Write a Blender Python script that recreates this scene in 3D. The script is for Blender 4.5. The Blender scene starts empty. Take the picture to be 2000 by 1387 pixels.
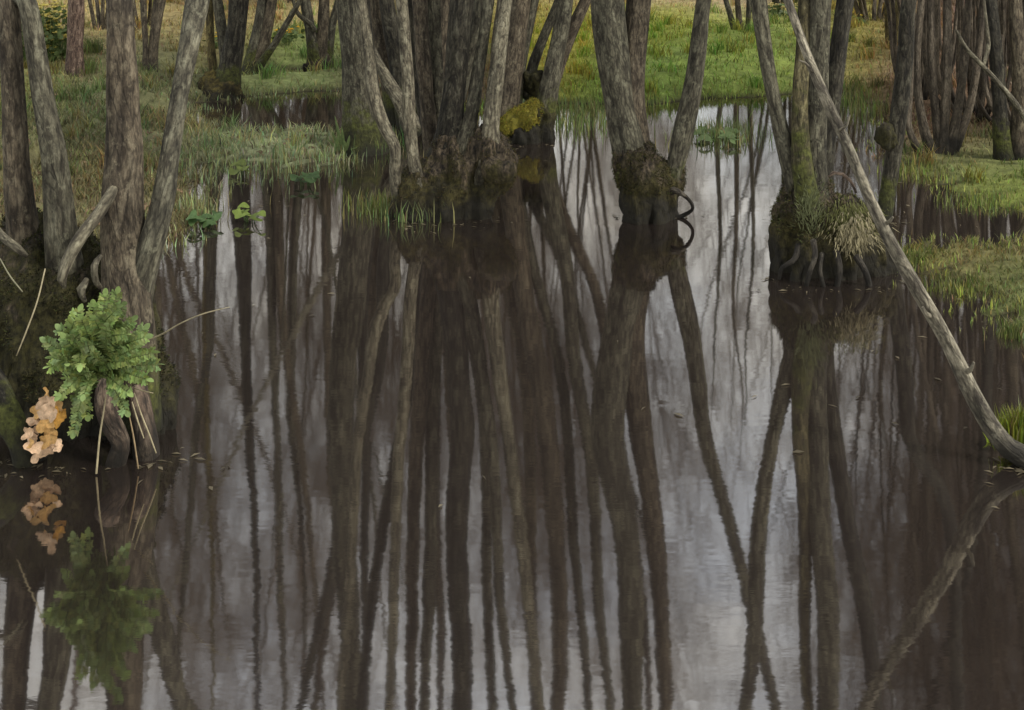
import bpy, math, random
import numpy as np
from mathutils import Vector, noise as mnoise

C = bpy.context.scene
COL = C.collection
R = math.radians

# ------------------------------------------------------------------ camera
EYE, FPX, HZ, CX = 1.8, 2600.0, -250.0, 1000.0     # eye height, focal length and horizon row of the 2000 px wide picture
cam_d = bpy.data.cameras.new('camera')
cam = bpy.data.objects.new('camera', cam_d)
COL.objects.link(cam)
cam.location = (0, 0, EYE)
cam.rotation_euler = (R(90), 0, 0)
cam_d.sensor_width = 36
cam_d.lens = 36 * FPX / 2000
cam_d.shift_y = -(693.5 - HZ) / 2000
cam_d.clip_start, cam_d.clip_end = 0.1, 600
C.camera = cam

# ------------------------------------------------------------------ sky, sun, exposure
SUN_EL, SUN_AZ = R(44), R(118)
C.view_settings.view_transform = 'Standard'
C.view_settings.look = 'None'
C.view_settings.exposure = 1.06
C.view_settings.gamma = 1
W = bpy.data.worlds.new('World')
C.world = W
W.use_nodes = True
nt = W.node_tree
nt.nodes.clear()
def N(tree, kind, **kw):
    n = tree.nodes.new(kind)
    for k, v in kw.items():
        if k.startswith('i_'):
            n.inputs[int(k[2:]) if k[2:].isdigit() else k[2:].replace('_', ' ')].default_value = v
        else:
            setattr(n, k, v)
    return n
def ramp(tree, stops, interp='LINEAR'):
    n = tree.nodes.new('ShaderNodeValToRGB')
    n.color_ramp.interpolation = interp
    e = n.color_ramp.elements
    while len(e) < len(stops):
        e.new(0.5)
    for k, (p, c) in enumerate(stops):
        e[k].position = p
        e[k].color = (c[0], c[1], c[2], 1) if not isinstance(c, (int, float)) else (c, c, c, 1)
    return n
def mixc(tree, f, a, b, mode='MIX'):
    n = tree.nodes.new('ShaderNodeMix')
    n.data_type = 'RGBA'
    n.blend_type = mode
    for sock, v in ((n.inputs[0], f), (n.inputs[6], a), (n.inputs[7], b)):
        if isinstance(v, bpy.types.NodeSocket):
            tree.links.new(v, sock)
        elif isinstance(v, (int, float)):
            sock.default_value = v if sock.type == 'VALUE' else (v, v, v, 1)
        else:
            sock.default_value = (v[0], v[1], v[2], 1)
    return n.outputs[2]
def mth(tree, op, a, b=None, c=None, clamp=False):
    n = tree.nodes.new('ShaderNodeMath')
    n.operation = op
    n.use_clamp = clamp
    for k, v in enumerate((a, b, c)):
        if v is None:
            continue
        if isinstance(v, bpy.types.NodeSocket):
            tree.links.new(v, n.inputs[k])
        else:
            n.inputs[k].default_value = v
    return n.outputs[0]
sky = N(nt, 'ShaderNodeTexSky', sky_type='NISHITA', sun_disc=False, sun_elevation=SUN_EL, sun_rotation=SUN_AZ)
tc = N(nt, 'ShaderNodeTexCoord')
mp = N(nt, 'ShaderNodeMapping')
mp.inputs['Scale'].default_value = (1.0, 1.0, 1.5)
mp.inputs['Location'].default_value = (0.35, 0.1, 0.22)
nt.links.new(tc.outputs['Generated'], mp.inputs[0])
cn = N(nt, 'ShaderNodeTexNoise', i_Scale=3.6, i_Detail=7.0, i_Roughness=0.58)
nt.links.new(mp.outputs[0], cn.inputs['Vector'])
cr = ramp(nt, [(0.38, 0.62), (0.62, 1.0)])
nt.links.new(cn.outputs[0], cr.inputs[0])
cn2 = N(nt, 'ShaderNodeTexNoise', i_Scale=2.1, i_Detail=5.0)
nt.links.new(mp.outputs[0], cn2.inputs['Vector'])
ccol = ramp(nt, [(0.3, (3.9, 3.75, 3.4)), (0.7, (6.5, 6.25, 5.6))])
nt.links.new(cn2.outputs[0], ccol.inputs[0])
sz = N(nt, 'ShaderNodeSeparateXYZ')
nt.links.new(tc.outputs['Generated'], sz.inputs[0])
clear = N(nt, 'ShaderNodeMapRange', interpolation_type='SMOOTHSTEP')
clear.inputs['From Min'].default_value, clear.inputs['From Max'].default_value = 0.28, 0.58
clear.inputs['To Min'].default_value, clear.inputs['To Max'].default_value = 0.0, 0.22
nt.links.new(sz.outputs[2], clear.inputs['Value'])
cover = mth(nt, 'SUBTRACT', cr.outputs[0], clear.outputs[0], clamp=True)
cc = mixc(nt, cover, sky.outputs[0], ccol.outputs[0])
bg = N(nt, 'ShaderNodeBackground', i_Strength=0.14)
nt.links.new(cc, bg.inputs[0])
wo = N(nt, 'ShaderNodeOutputWorld')
nt.links.new(bg.outputs[0], wo.inputs[0])

sun_d = bpy.data.lights.new('sun', 'SUN')
sun_d.energy = 1.5
sun_d.angle = R(12)
sun_d.color = (1.0, 0.95, 0.87)
sun = bpy.data.objects.new('sun', sun_d)
COL.objects.link(sun)
# light comes from behind the camera, to its right
sv = Vector((math.sin(SUN_AZ) * math.cos(SUN_EL), math.cos(SUN_AZ) * math.cos(SUN_EL), math.sin(SUN_EL)))
sun.rotation_euler = sv.to_track_quat('Z', 'Y').to_euler()

# ------------------------------------------------------------------ helpers
def P(x, y, d):                      # a point seen at picture position x, y, standing d metres away
    return np.array(((x - CX) * d / FPX, d, EYE - (y - HZ) * d / FPX))
def Q(x, y, d):                      # a point known from its mirror image in the water
    return np.array(((x - CX) * d / FPX, d, (y - HZ) * d / FPX - EYE))
def G(x, y):                         # a point on the water level
    d = FPX * EYE / (y - HZ)
    return np.array(((x - CX) * d / FPX, d))

class MB:
    def __init__(self):
        self.v, self.q, self.t, self.a, self.c, self.n = [], [], [], [], [], 0
    def add(self, v, q=None, t=None, a=None, c=None):
        v = np.asarray(v, float)
        if q is not None and len(q): self.q.append(np.asarray(q, int) + self.n)
        if t is not None and len(t): self.t.append(np.asarray(t, int) + self.n)
        self.v.append(v)
        self.a.append(np.zeros((len(v), 3)) if a is None else a)
        self.c.append(np.full((len(v), 3), 0.5) if c is None else c)
        self.n += len(v)
    def mesh(self, name, smooth=True):
        v = np.concatenate(self.v)
        q = np.concatenate(self.q) if self.q else np.zeros((0, 4), int)
        t = np.concatenate(self.t) if self.t else np.zeros((0, 3), int)
        m = bpy.data.meshes.new(name)
        m.vertices.add(len(v)); m.vertices.foreach_set('co', v.ravel())
        loops = np.concatenate([q.ravel(), t.ravel()])
        m.loops.add(len(loops)); m.loops.foreach_set('vertex_index', loops.astype(np.int32))
        m.polygons.add(len(q) + len(t))
        st = np.concatenate([np.arange(len(q)) * 4, len(q) * 4 + np.arange(len(t)) * 3])
        m.polygons.foreach_set('loop_start', st.astype(np.int32))
        m.polygons.foreach_set('use_smooth', np.full(len(st), smooth))
        at = m.attributes.new('bark', 'FLOAT_VECTOR', 'POINT')
        at.data.foreach_set('vector', np.concatenate(self.a).ravel())
        cl = np.concatenate(self.c)
        ac = m.attributes.new('tint', 'FLOAT_COLOR', 'POINT')
        ac.data.foreach_set('color', np.concatenate([cl, np.ones((len(cl), 1))], 1).ravel())
        m.update(); m.validate()
        return m
    def build(self, name, mat, parent=None, smooth=True):
        m = self.mesh(name, smooth)
        m.materials.append(mat)
        o = bpy.data.objects.new(name, m)
        COL.objects.link(o)
        if parent is not None:
            o.parent = parent
            o.matrix_parent_inverse = parent.matrix_world.inverted()
            o.location = o.location
            set_rel(o, parent)
        return o
def set_rel(o, parent):              # meshes are written in world space; shift them so that the thing's base is their origin
    off = Vector(parent.location)
    if off.length > 0:
        from mathutils import Matrix
        o.data.transform(Matrix.Translation(-off))
        o.matrix_parent_inverse = Matrix.Identity(4)
def empty(name, loc):
    o = bpy.data.objects.new(name, None)
    o.location = loc
    o.empty_display_size = 0.1
    COL.objects.link(o)
    return o
def tag(o, label=None, cat=None, group=None, kind=None):
    if label: o['label'] = label
    if cat: o['category'] = cat
    if group: o['group'] = group
    if kind: o['kind'] = kind
    return o
def thing(name, label, cat, loc, group=None):
    return tag(empty(name, tuple(loc)), label, cat, group)
def copy_tree(o, parent=None):
    c = o.copy(); COL.objects.link(c)
    if parent is not None: c.parent = parent
    for ch in [x for x in KIDS.get(o.name, [])]:
        copy_tree(ch, c)
    return c
KIDS = {}

def resample(pts, rad, step):
    pts = np.asarray(pts, float); rad = np.asarray(rad, float)
    if len(pts) < 2: return pts, rad
    h = np.linalg.norm(np.diff(pts, axis=0), axis=1) + 1e-9
    sl = np.diff(pts, axis=0) / h[:, None]
    tg = np.vstack([sl[:1], (sl[:-1] * h[1:, None] + sl[1:] * h[:-1, None]) / (h[:-1] + h[1:])[:, None], sl[-1:]])
    out, ro = [], []
    for i in range(len(pts) - 1):
        n = max(1, int(h[i] / step))
        t = (np.arange(n) / n)[:, None]
        t2, t3 = t * t, t * t * t
        out.append((2 * t3 - 3 * t2 + 1) * pts[i] + (t3 - 2 * t2 + t) * h[i] * tg[i] + (3 * t2 - 2 * t3) * pts[i + 1] + (t3 - t2) * h[i] * tg[i + 1])
        tt = t[:, 0]; tt = tt * tt * (3 - 2 * tt)
        ro.append(rad[i] * (1 - tt) + rad[i + 1] * tt)
    out.append(pts[-1:]); ro.append(rad[-1:])
    return np.vstack(out), np.concatenate(ro)

def tube(mb, pts, rad, seg=8, rough=0.0, seed=0, cap=True, col=None):
    pts = np.asarray(pts, float); rad = np.asarray(rad, float)
    n = len(pts)
    tg = np.gradient(pts, axis=0)
    tg /= np.linalg.norm(tg, axis=1)[:, None] + 1e-9
    u = np.zeros_like(pts)
    up = np.array((0, 1, 0.0)) if abs(tg[0][1]) < 0.9 else np.array((1.0, 0, 0))
    cur = np.cross(tg[0], up)
    for i in range(n):
        cur = cur - tg[i] * np.dot(cur, tg[i])
        cur = cur / (np.linalg.norm(cur) + 1e-9)
        u[i] = cur
    w = np.cross(tg, u)
    th = np.arange(seg) * 2 * math.pi / seg
    s = np.concatenate([[0], np.cumsum(np.linalg.norm(np.diff(pts, axis=0), axis=1))])
    rr = np.repeat(rad[:, None], seg, 1)
    if rough:
        rs = np.random.RandomState(seed + 17)
        f = np.zeros((n, seg))
        for k, a in ((2, 0.9), (3, 0.8), (5, 0.5), (7, 0.35)):
            ph, fr, ph2 = rs.rand() * 6.28, rs.uniform(1.2, 3.5), rs.rand() * 6.28
            f += a * np.sin(k * th[None, :] + ph + 1.2 * np.sin(s[:, None] * fr + ph2))
        for k in range(3):
            f += 0.5 * np.sin(s[:, None] * rs.uniform(5, 16) + rs.rand() * 6.28 + th[None, :] * rs.randint(0, 3))
        rr = rr * (1 + rough * f * 0.5)
    ring = u[:, None, :] * np.cos(th)[None, :, None] + w[:, None, :] * np.sin(th)[None, :, None]
    v = pts[:, None, :] + ring * rr[:, :, None]
    a = np.stack([np.cos(th)[None, :] * rr, np.sin(th)[None, :] * rr, np.repeat(s[:, None], seg, 1)], 2) + np.array([seed * 1.37 % 20, seed * 0.71 % 20, seed * 2.3 % 20])
    i = np.arange(n - 1)[:, None] * seg
    j = np.arange(seg)[None, :]
    j2 = (j + 1) % seg
    q = np.stack([i + j, i + j2, i + seg + j2, i + seg + j], 2).reshape(-1, 4)
    v = v.reshape(-1, 3); a = a.reshape(-1, 3)
    t = None
    if cap:
        v = np.vstack([v, pts[-1] + tg[-1] * rad[-1] * 0.5, pts[0] - tg[0] * rad[0] * 0.5])
        a = np.vstack([a, a[-1], a[0]])
        b = (n - 1) * seg
        jj = np.arange(seg)
        t = np.vstack([np.stack([b + jj, b + (jj + 1) % seg, np.full(seg, n * seg)], 1),
                       np.stack([(jj + 1) % seg, jj, np.full(seg, n * seg + 1)], 1)])
    mb.add(v, q, t, a, None if col is None else np.tile(np.asarray(col, float), (len(v), 1)))

# ------------------------------------------------------------------ materials
def new_mat(name):
    m = bpy.data.materials.new(name)
    m.use_nodes = True
    t = m.node_tree
    b = t.nodes['Principled BSDF']
    b.inputs['Roughness'].default_value = 0.85
    b.inputs['Specular IOR Level'].default_value = 0.25
    return m, t, b
def bump(t, b, h, strength=0.4, dist=0.01):
    n = N(t, 'ShaderNodeBump', i_Strength=strength, i_Distance=dist)
    t.links.new(h, n.inputs['Height'])
    t.links.new(n.outputs[0], b.inputs['Normal'])
def vec_scaled(t, src, sc):
    m = N(t, 'ShaderNodeVectorMath', operation='MULTIPLY')
    t.links.new(src, m.inputs[0])
    m.inputs[1].default_value = sc
    return m.outputs[0]
def noise_n(t, vec, scale, detail=4, rough=0.55):
    n = N(t, 'ShaderNodeTexNoise', i_Scale=scale, i_Detail=float(detail), i_Roughness=rough)
    t.links.new(vec, n.inputs['Vector'])
    return n.outputs[0]

def bark_mat(name, base, light, dark, moss=(0.05, 0.055, 0.012), moss_h=0.0, lichen=0.5, attr=True):
    m, t, b = new_mat(name)
    if attr:
        src = N(t, 'ShaderNodeAttribute', attribute_name='bark').outputs['Vector']
    else:
        src = N(t, 'ShaderNodeTexCoord').outputs['Object']
    vs = vec_scaled(t, src, (1, 1, 0.24))
    fiss = noise_n(t, vs, 48, 6, 0.62)
    fr = ramp(t, [(0.40, dark), (0.54, base), (0.66, light)])
    t.links.new(fiss, fr.inputs[0])
    big = noise_n(t, vec_scaled(t, src, (1, 1, 0.45)), 7, 5, 0.6)
    br = ramp(t, [(0.36, 0.5), (0.66, 1.18)])
    t.links.new(big, br.inputs[0])
    c = mixc(t, 1.0, fr.outputs[0], br.outputs[0], 'MULTIPLY')
    gr = ramp(t, [(0.34, 0.66), (0.64, 1.25)])
    t.links.new(noise_n(t, vec_scaled(t, src, (1, 1, 0.5)), 130, 3, 0.7), gr.inputs[0])
    c = mixc(t, 1.0, c, gr.outputs[0], 'MULTIPLY')
    vo = N(t, 'ShaderNodeTexVoronoi', feature='DISTANCE_TO_EDGE', i_Scale=34.0)
    wv = N(t, 'ShaderNodeVectorMath', operation='ADD')
    wn_ = N(t, 'ShaderNodeTexNoise', i_Scale=14.0, i_Detail=3.0)
    t.links.new(vec_scaled(t, src, (1, 1, 0.34)), wn_.inputs['Vector'])
    t.links.new(vec_scaled(t, src, (1, 1, 0.34)), wv.inputs[0])
    t.links.new(vec_scaled(t, wn_.outputs['Color'], (0.06, 0.06, 0.06)), wv.inputs[1])
    t.links.new(wv.outputs[0], vo.inputs['Vector'])
    vr = ramp(t, [(0.0, 0.58), (0.13, 1.0)])
    t.links.new(vo.outputs['Distance'], vr.inputs[0])
    c = mixc(t, 1.0, c, vr.outputs[0], 'MULTIPLY')
    # pale lichen spots
    li = noise_n(t, vec_scaled(t, src, (1, 1, 0.7)), 26, 5, 0.7)
    lr = ramp(t, [(0.56, 0), (0.66, lichen)])
    t.links.new(li, lr.inputs[0])
    c = mixc(t, lr.outputs[0], c, (min(light[0] * 1.35, 0.4), min(light[1] * 1.38, 0.4), min(light[2] * 1.35, 0.36)))
    # small dark knots and scars
    kn = noise_n(t, vec_scaled(t, src, (1, 1, 0.55)), 60, 3, 0.5)
    kr = ramp(t, [(0.62, 0), (0.70, 0.7)])
    t.links.new(kn, kr.inputs[0])
    c = mixc(t, kr.outputs[0], c, tuple(x * 0.5 for x in dark))
    geo = N(t, 'ShaderNodeNewGeometry')
    sp = N(t, 'ShaderNodeSeparateXYZ')
    t.links.new(geo.outputs['Position'], sp.inputs[0])
    if moss_h > 0:
        mn = noise_n(t, geo.outputs['Position'], 11, 5, 0.65)
        f = mth(t, 'SUBTRACT', moss_h, sp.outputs[2])
        f = mth(t, 'DIVIDE', f, moss_h * 0.6)
        f = mth(t, 'ADD', f, mth(t, 'MULTIPLY', mth(t, 'SUBTRACT', mn, 0.5), 3.2))
        mr = ramp(t, [(0.25, 0), (0.75, 0.92)])
        t.links.new(f, mr.inputs[0])
        mcn = noise_n(t, geo.outputs['Position'], 40, 4, 0.7)
        mcr = ramp(t, [(0.35, tuple(x * 0.28 for x in moss)), (0.52, moss), (0.7, tuple(x * 1.9 for x in moss))])
        t.links.new(mcn, mcr.inputs[0])
        c = mixc(t, mr.outputs[0], c, mcr.outputs[0])
    # soaked band above the water, raised so its dark also paints shaded hollows
    wn = noise_n(t, geo.outputs['Position'], 9, 4)
    wf = mth(t, 'ADD', mth(t, 'MULTIPLY', sp.outputs[2], -5.5), mth(t, 'MULTIPLY', wn, 2.0))
    wr = ramp(t, [(0.1, 0), (0.7, 0.85)])
    t.links.new(wf, wr.inputs[0])
    c = mixc(t, wr.outputs[0], c, (0.010, 0.009, 0.007))
    t.links.new(c, b.inputs['Base Color'])
    hh = mth(t, 'ADD', mth(t, 'ADD', fiss, mth(t, 'MULTIPLY', li, 0.5)), mth(t, 'MULTIPLY', vr.outputs[0], 0.5))
    bump(t, b, hh, 0.8, 0.012)
    return m

GREY = bark_mat('bark_grey', (0.093, 0.08554, 0.05762), (0.1442, 0.1363, 0.0946), (0.0372, 0.0329, 0.02236), moss_h=0.35)
WARM = bark_mat('bark_warm', (0.09672, 0.07802, 0.0516), (0.1442, 0.1213, 0.08256), (0.03906, 0.03008, 0.01978), moss_h=0.3)
DARK = bark_mat('bark_dark', (0.03906, 0.03478, 0.02322), (0.07905, 0.07332, 0.0516), (0.01302, 0.01128, 0.00774), moss_h=0.3)
PALE = bark_mat('bark_pale', (0.165, 0.148, 0.100), (0.235, 0.215, 0.152), (0.07, 0.06, 0.042), moss_h=0.15)
FAR = bark_mat('bark_far', (0.1116, 0.09024, 0.05848), (0.1581, 0.1335, 0.08944), (0.05115, 0.04042, 0.02666), moss_h=0.12)
ROOT = bark_mat('bark_root', (0.12, 0.085, 0.06), (0.18, 0.14, 0.10), (0.04, 0.03, 0.022))
WETROOT = bark_mat('bark_wet_root', (0.045, 0.038, 0.028), (0.085, 0.074, 0.056), (0.014, 0.011, 0.008))
THICKET = bark_mat('bark_thicket', (0.115, 0.094, 0.066), (0.15, 0.125, 0.092), (0.07, 0.056, 0.04), lichen=0.15)
POLE = bark_mat('bark_pole', (0.20, 0.18, 0.13), (0.30, 0.27, 0.20), (0.07, 0.06, 0.045), lichen=0.3)
MOSSY = bark_mat('mossy_stump', (0.055, 0.042, 0.027), (0.10, 0.08, 0.055), (0.012, 0.010, 0.007), moss=(0.024, 0.022, 0.006), moss_h=0.9, attr=False, lichen=0.25)
MOSSY_LOW = bark_mat('mossy_stump_low', (0.078, 0.060, 0.038), (0.14, 0.11, 0.072), (0.014, 0.011, 0.008), moss=(0.036, 0.031, 0.009), moss_h=0.36, attr=False, lichen=0.3)
TWIG = bark_mat('twig_bark', (0.225, 0.175, 0.130), (0.28, 0.225, 0.17), (0.15, 0.115, 0.085))

def tint_mat(name, rough=0.7, trans=0.0, vary=0.5, scale=18):
    m, t, b = new_mat(name)
    a = N(t, 'ShaderNodeAttribute', attribute_name='tint').outputs['Color']
    geo = N(t, 'ShaderNodeNewGeometry')
    nz = noise_n(t, geo.outputs['Position'], scale, 5, 0.7)
    r_ = ramp(t, [(0.3, 1 - vary), (0.7, 1 + vary)])
    t.links.new(nz, r_.inputs[0])
    c = mixc(t, 1.0, a, r_.outputs[0], 'MULTIPLY')
    t.links.new(c, b.inputs['Base Color'])
    b.inputs['Roughness'].default_value = rough
    if trans:
        b.inputs['Subsurface Weight'].default_value = 0
        tr = N(t, 'ShaderNodeBsdfTranslucent')
        t.links.new(c, tr.inputs[0])
        mx = N(t, 'ShaderNodeMixShader', i_0=trans)
        t.links.new(b.outputs[0], mx.inputs[1]); t.links.new(tr.outputs[0], mx.inputs[2])
        t.links.new(mx.outputs[0], t.nodes['Material Output'].inputs[0])
    return m, t, b
GROUND, gt, gb = tint_mat('ground_cover', 0.95, 0, 0.55, 9)
gn = noise_n(gt, N(gt, 'ShaderNodeNewGeometry').outputs['Position'], 30, 6, 0.7)
bump(gt, gb, gn, 0.9, 0.03)
BLADE, _, _ = tint_mat('grass_blade', 0.6, 0.3, 0.25, 6)
LEAF, _, _ = tint_mat('leaf_green', 0.5, 0.25, 0.3, 30)
MOSSFUR, _, _ = tint_mat('moss_fur', 0.9, 0.1, 0.5, 12)
PETAL, pt_, pb_ = tint_mat('fungus_flesh', 0.55, 0.15, 0.4, 70)
bump(pt_, pb_, noise_n(pt_, N(pt_, 'ShaderNodeNewGeometry').outputs['Position'], 160, 4, 0.6), 0.7, 0.004)

# water: dark peaty pond
WATER, wt, wb = new_mat('pond_water')
wgeo = N(wt, 'ShaderNodeNewGeometry')
wt.nodes.remove(wb)
dif = N(wt, 'ShaderNodeBsdfDiffuse')
dif.inputs[0].default_value = (0.0175, 0.0135, 0.0115, 1)
glo = N(wt, 'ShaderNodeBsdfGlossy')
glo.inputs['Roughness'].default_value = 0.036
glo.inputs['Color'].default_value = (0.95, 0.91, 0.855, 1)
fr = N(wt, 'ShaderNodeFresnel', i_IOR=1.9)
fac = mth(wt, 'ADD', mth(wt, 'MULTIPLY', fr.outputs[0], 0.62), 0.265, clamp=True)
wn1 = noise_n(wt, vec_scaled(wt, wgeo.outputs['Position'], (1, 2.2, 1)), 2.2, 3, 0.5)
wn2 = noise_n(wt, vec_scaled(wt, wgeo.outputs['Position'], (0.8, 2.6, 1)), 11, 3, 0.55)
wb1 = N(wt, 'ShaderNodeBump', i_Strength=0.10, i_Distance=0.005)
wt.links.new(mth(wt, 'ADD', wn1, mth(wt, 'MULTIPLY', wn2, 0.3)), wb1.inputs['Height'])
for s in (glo, fr):
    wt.links.new(wb1.outputs[0], s.inputs['Normal'])
wmx = N(wt, 'ShaderNodeMixShader')
wt.links.new(fac, wmx.inputs[0]); wt.links.new(dif.outputs[0], wmx.inputs[1]); wt.links.new(glo.outputs[0], wmx.inputs[2])
wt.links.new(wmx.outputs[0], wt.nodes['Material Output'].inputs[0])

# ------------------------------------------------------------------ ground: pond, banks, meadow, slope
def PG(*pts): return np.array([G(x, y) for x, y in pts])
LAND = [
    PG((-900, 470), (-300, 480), (60, 500), (200, 490), (330, 470), (368, 430), (372, 350), (400, 318), (480, 312), (560, 318), (655, 312), (664, 262), (610, 256), (500, 258), (430, 252), (372, 246), (372, 204), (440, 200), (520, 186), (600, 176), (700, 180), (800, 210), (900, 200), (960, 235), (1040, 205),
       (1120, 202), (1240, 206), (1300, 200), (1400, 192), (1500, 190), (1560, 182), (1640, 178), (1690, 200), (1730, 205), (1740, 262), (1742, 300), (1790, 334), (1830, 348), (1880, 384), (1960, 408), (2060, 424), (2500, 440), (2600, -60), (1000, -60), (-900, -60)),
    PG((1760, 492), (1850, 482), (1950, 474), (2200, 466), (2200, 720), (2030, 690), (1990, 650), (1965, 600), (1930, 578), (1860, 552), (1790, 530)),
    PG((1955, 892), (1985, 858), (2030, 838), (2200, 830), (2200, 990), (2050, 925)),
]
POOLS = [PG((515, 143), (560, 136), (600, 134), (612, 143), (570, 148), (520, 150)),
         PG((520, 186), (600, 178), (672, 178), (672, 192), (560, 194)),
         PG((372, 152), (400, 146), (392, 156))]
def sdist(px, poly):
    x, y = px[:, 0], px[:, 1]
    best = np.full(len(x), 1e9); ins = np.zeros(len(x), bool)
    for i in range(len(poly)):
        a, b = poly[i], poly[(i + 1) % len(poly)]
        e = b - a
        t = np.clip(((x - a[0]) * e[0] + (y - a[1]) * e[1]) / (e @ e), 0, 1)
        best = np.minimum(best, np.hypot(x - a[0] - t * e[0], y - a[1] - t * e[1]))
        c = ((a[1] > y) != (b[1] > y)) & (x < (b[0] - a[0]) * (y - a[1]) / (b[1] - a[1] + 1e-12) + a[0])
        ins ^= c
    return np.where(ins, best, -best)
def wobble(x, y):
    return (np.sin(x * 3.1 + 1.3 * np.sin(y * 2.3)) + np.sin(y * 4.7 + 1.1 * np.sin(x * 3.9 + 1)) + 0.7 * np.sin(x * 9.3 + y * 5.1) + 0.6 * np.sin(y * 13.7 - x * 7.7) + 0.4 * np.sin(x * 23 + 2 * np.sin(y * 19))) / 3.0
def land_sd(xy):
    s = np.full(len(xy), -1e9)
    for p in LAND: s = np.maximum(s, sdist(xy, p))
    for p in POOLS: s = np.minimum(s, -sdist(xy, p))
    x, y = xy[:, 0], xy[:, 1]
    rag = np.where((x > 1.5) & (y < 9), 0.10, np.where((x > -2.9) & (x < -1.0) & (y > 7.3) & (y < 10.2), 0.13, 0.0))
    fine = np.sin(x * 17 + 3 * np.sin(y * 11)) * np.sin(y * 15 + 2 * np.sin(x * 13 + 1)) + 0.5 * np.sin(x * 31 - y * 27)
    return s + 0.07 * wobble(x, y) + rag * fine
def height(xy, sd=None):
    sd = land_sd(xy) if sd is None else sd
    x, y = xy[:, 0], xy[:, 1]
    low = np.where(((x > 1.0) | (x > -2.9)) & (y < 10), 0.35, 1.0)
    h = np.where(sd > 0, low * (0.10 * np.tanh(sd * 3.0) + 0.05 * np.tanh(sd * 0.8)), 0.5 * np.tanh(sd * 1.2))
    h = h + np.where(sd > 0, np.minimum(sd, 0.5) * 0.10 * low, 0) * wobble(x * 0.9 + 3, y * 0.8)
    far = np.clip(y - 15, 0, None)
    return h + np.clip(far * 0.055, 0, 6)
ZONES = [ # picture x, y, spread x, y, colour of the plant cover there
    (150, 380, 200, 110, (0.082, 0.082, 0.040)), (130, 250, 120, 60, (0.075, 0.098, 0.052)), (60, 200, 90, 70, (0.10, 0.115, 0.03)),
    (180, 150, 150, 50, (0.098, 0.096, 0.046)), (300, 170, 90, 60, (0.075, 0.095, 0.045)), (330, 240, 80, 50, (0.085, 0.09, 0.045)),
    (480, 285, 160, 35, (0.145, 0.18, 0.10)), (580, 165, 90, 25, (0.115, 0.155, 0.06)), (590, 110, 90, 25, (0.10, 0.145, 0.045)),
    (420, 80, 120, 50, (0.12, 0.11, 0.045)), (200, 40, 200, 45, (0.20, 0.18, 0.08)), (450, 10, 250, 40, (0.25, 0.225, 0.115)),
    (1080, 90, 90, 50, (0.18, 0.185, 0.03)), (1320, 130, 130, 50, (0.10, 0.155, 0.035)), (1300, 80, 90, 30, (0.17, 0.20, 0.035)),
    (1500, 130, 120, 50, (0.105, 0.15, 0.035)), (1350, -5, 150, 40, (0.40, 0.34, 0.22)), (1620, 60, 60, 25, (0.16, 0.17, 0.05)), (1050, 10, 100, 40, (0.22, 0.20, 0.09)),
    (1680, 110, 60, 60, (0.13, 0.125, 0.035)), (1900, 330, 120, 50, (0.075, 0.098, 0.034)), (1850, 200, 150, 100, (0.10, 0.075, 0.048)), (1950, 380, 80, 40, (0.10, 0.135, 0.028)),
    (1880, 510, 120, 40, (0.092, 0.092, 0.036)), (1960, 580, 70, 60, (0.07, 0.088, 0.03)), (1800, 500, 50, 25, (0.095, 0.11, 0.03)), (2000, 870, 60, 60, (0.115, 0.15, 0.018)),
    (800, 150, 120, 90, (0.07, 0.06, 0.035)), (950, -60, 3000, 30, (0.19, 0.165, 0.085)),
]
def zone_col(xy):
    d = np.clip(xy[:, 1], 1, None)
    px = CX + xy[:, 0] / d * FPX
    py = HZ + FPX * EYE / d
    acc = np.zeros((len(xy), 3)); w = np.full(len(xy), 1e-6)
    acc += np.array((0.11, 0.105, 0.045)) * 1e-6
    for zx, zy, sx, sy, c in ZONES:
        g = np.exp(-((px - zx) / sx) ** 2 - ((py - zy) / sy) ** 2)
        acc += g[:, None] * np.array(c); w += g
    return np.array((1.70, 1.50, 1.42)) * acc / w[:, None]
def grid(x0, x1, nx, y0, y1, ny, ygeo=False):
    xs = np.linspace(x0, x1, nx)
    ys = np.geomspace(y0, y1, ny) if ygeo else np.linspace(y0, y1, ny)
    X, Y = np.meshgrid(xs, ys)
    xy = np.stack([X.ravel(), Y.ravel()], 1)
    i = np.arange(ny - 1)[:, None] * nx; j = np.arange(nx - 1)[None, :]
    q = np.stack([i + j, i + j + 1, i + nx + j + 1, i + nx + j], 2).reshape(-1, 4)
    return xy, q
# one sheet: a fan of rows, fine near the pond and running out to the skyline
rows = np.concatenate([np.linspace(1.2, 20, 420), np.geomspace(20.4, 400, 60)])
cols = np.linspace(-1, 1, 420)
XX = np.array([np.sign(cols) * np.abs(cols) ** 1.0 * (4.5 + r_ * 0.62) for r_ in rows])
YY = np.repeat(rows[:, None], len(cols), 1)
gxy = np.stack([XX.ravel(), YY.ravel()], 1)
nx_, ny_ = len(cols), len(rows)
ii = np.arange(ny_ - 1)[:, None] * nx_; jj = np.arange(nx_ - 1)[None, :]
gq = np.stack([ii + jj, ii + jj + 1, ii + nx_ + jj + 1, ii + nx_ + jj], 2).reshape(-1, 4)
gsd = land_sd(gxy)
gz = height(gxy, gsd)
gc = zone_col(gxy)
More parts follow.
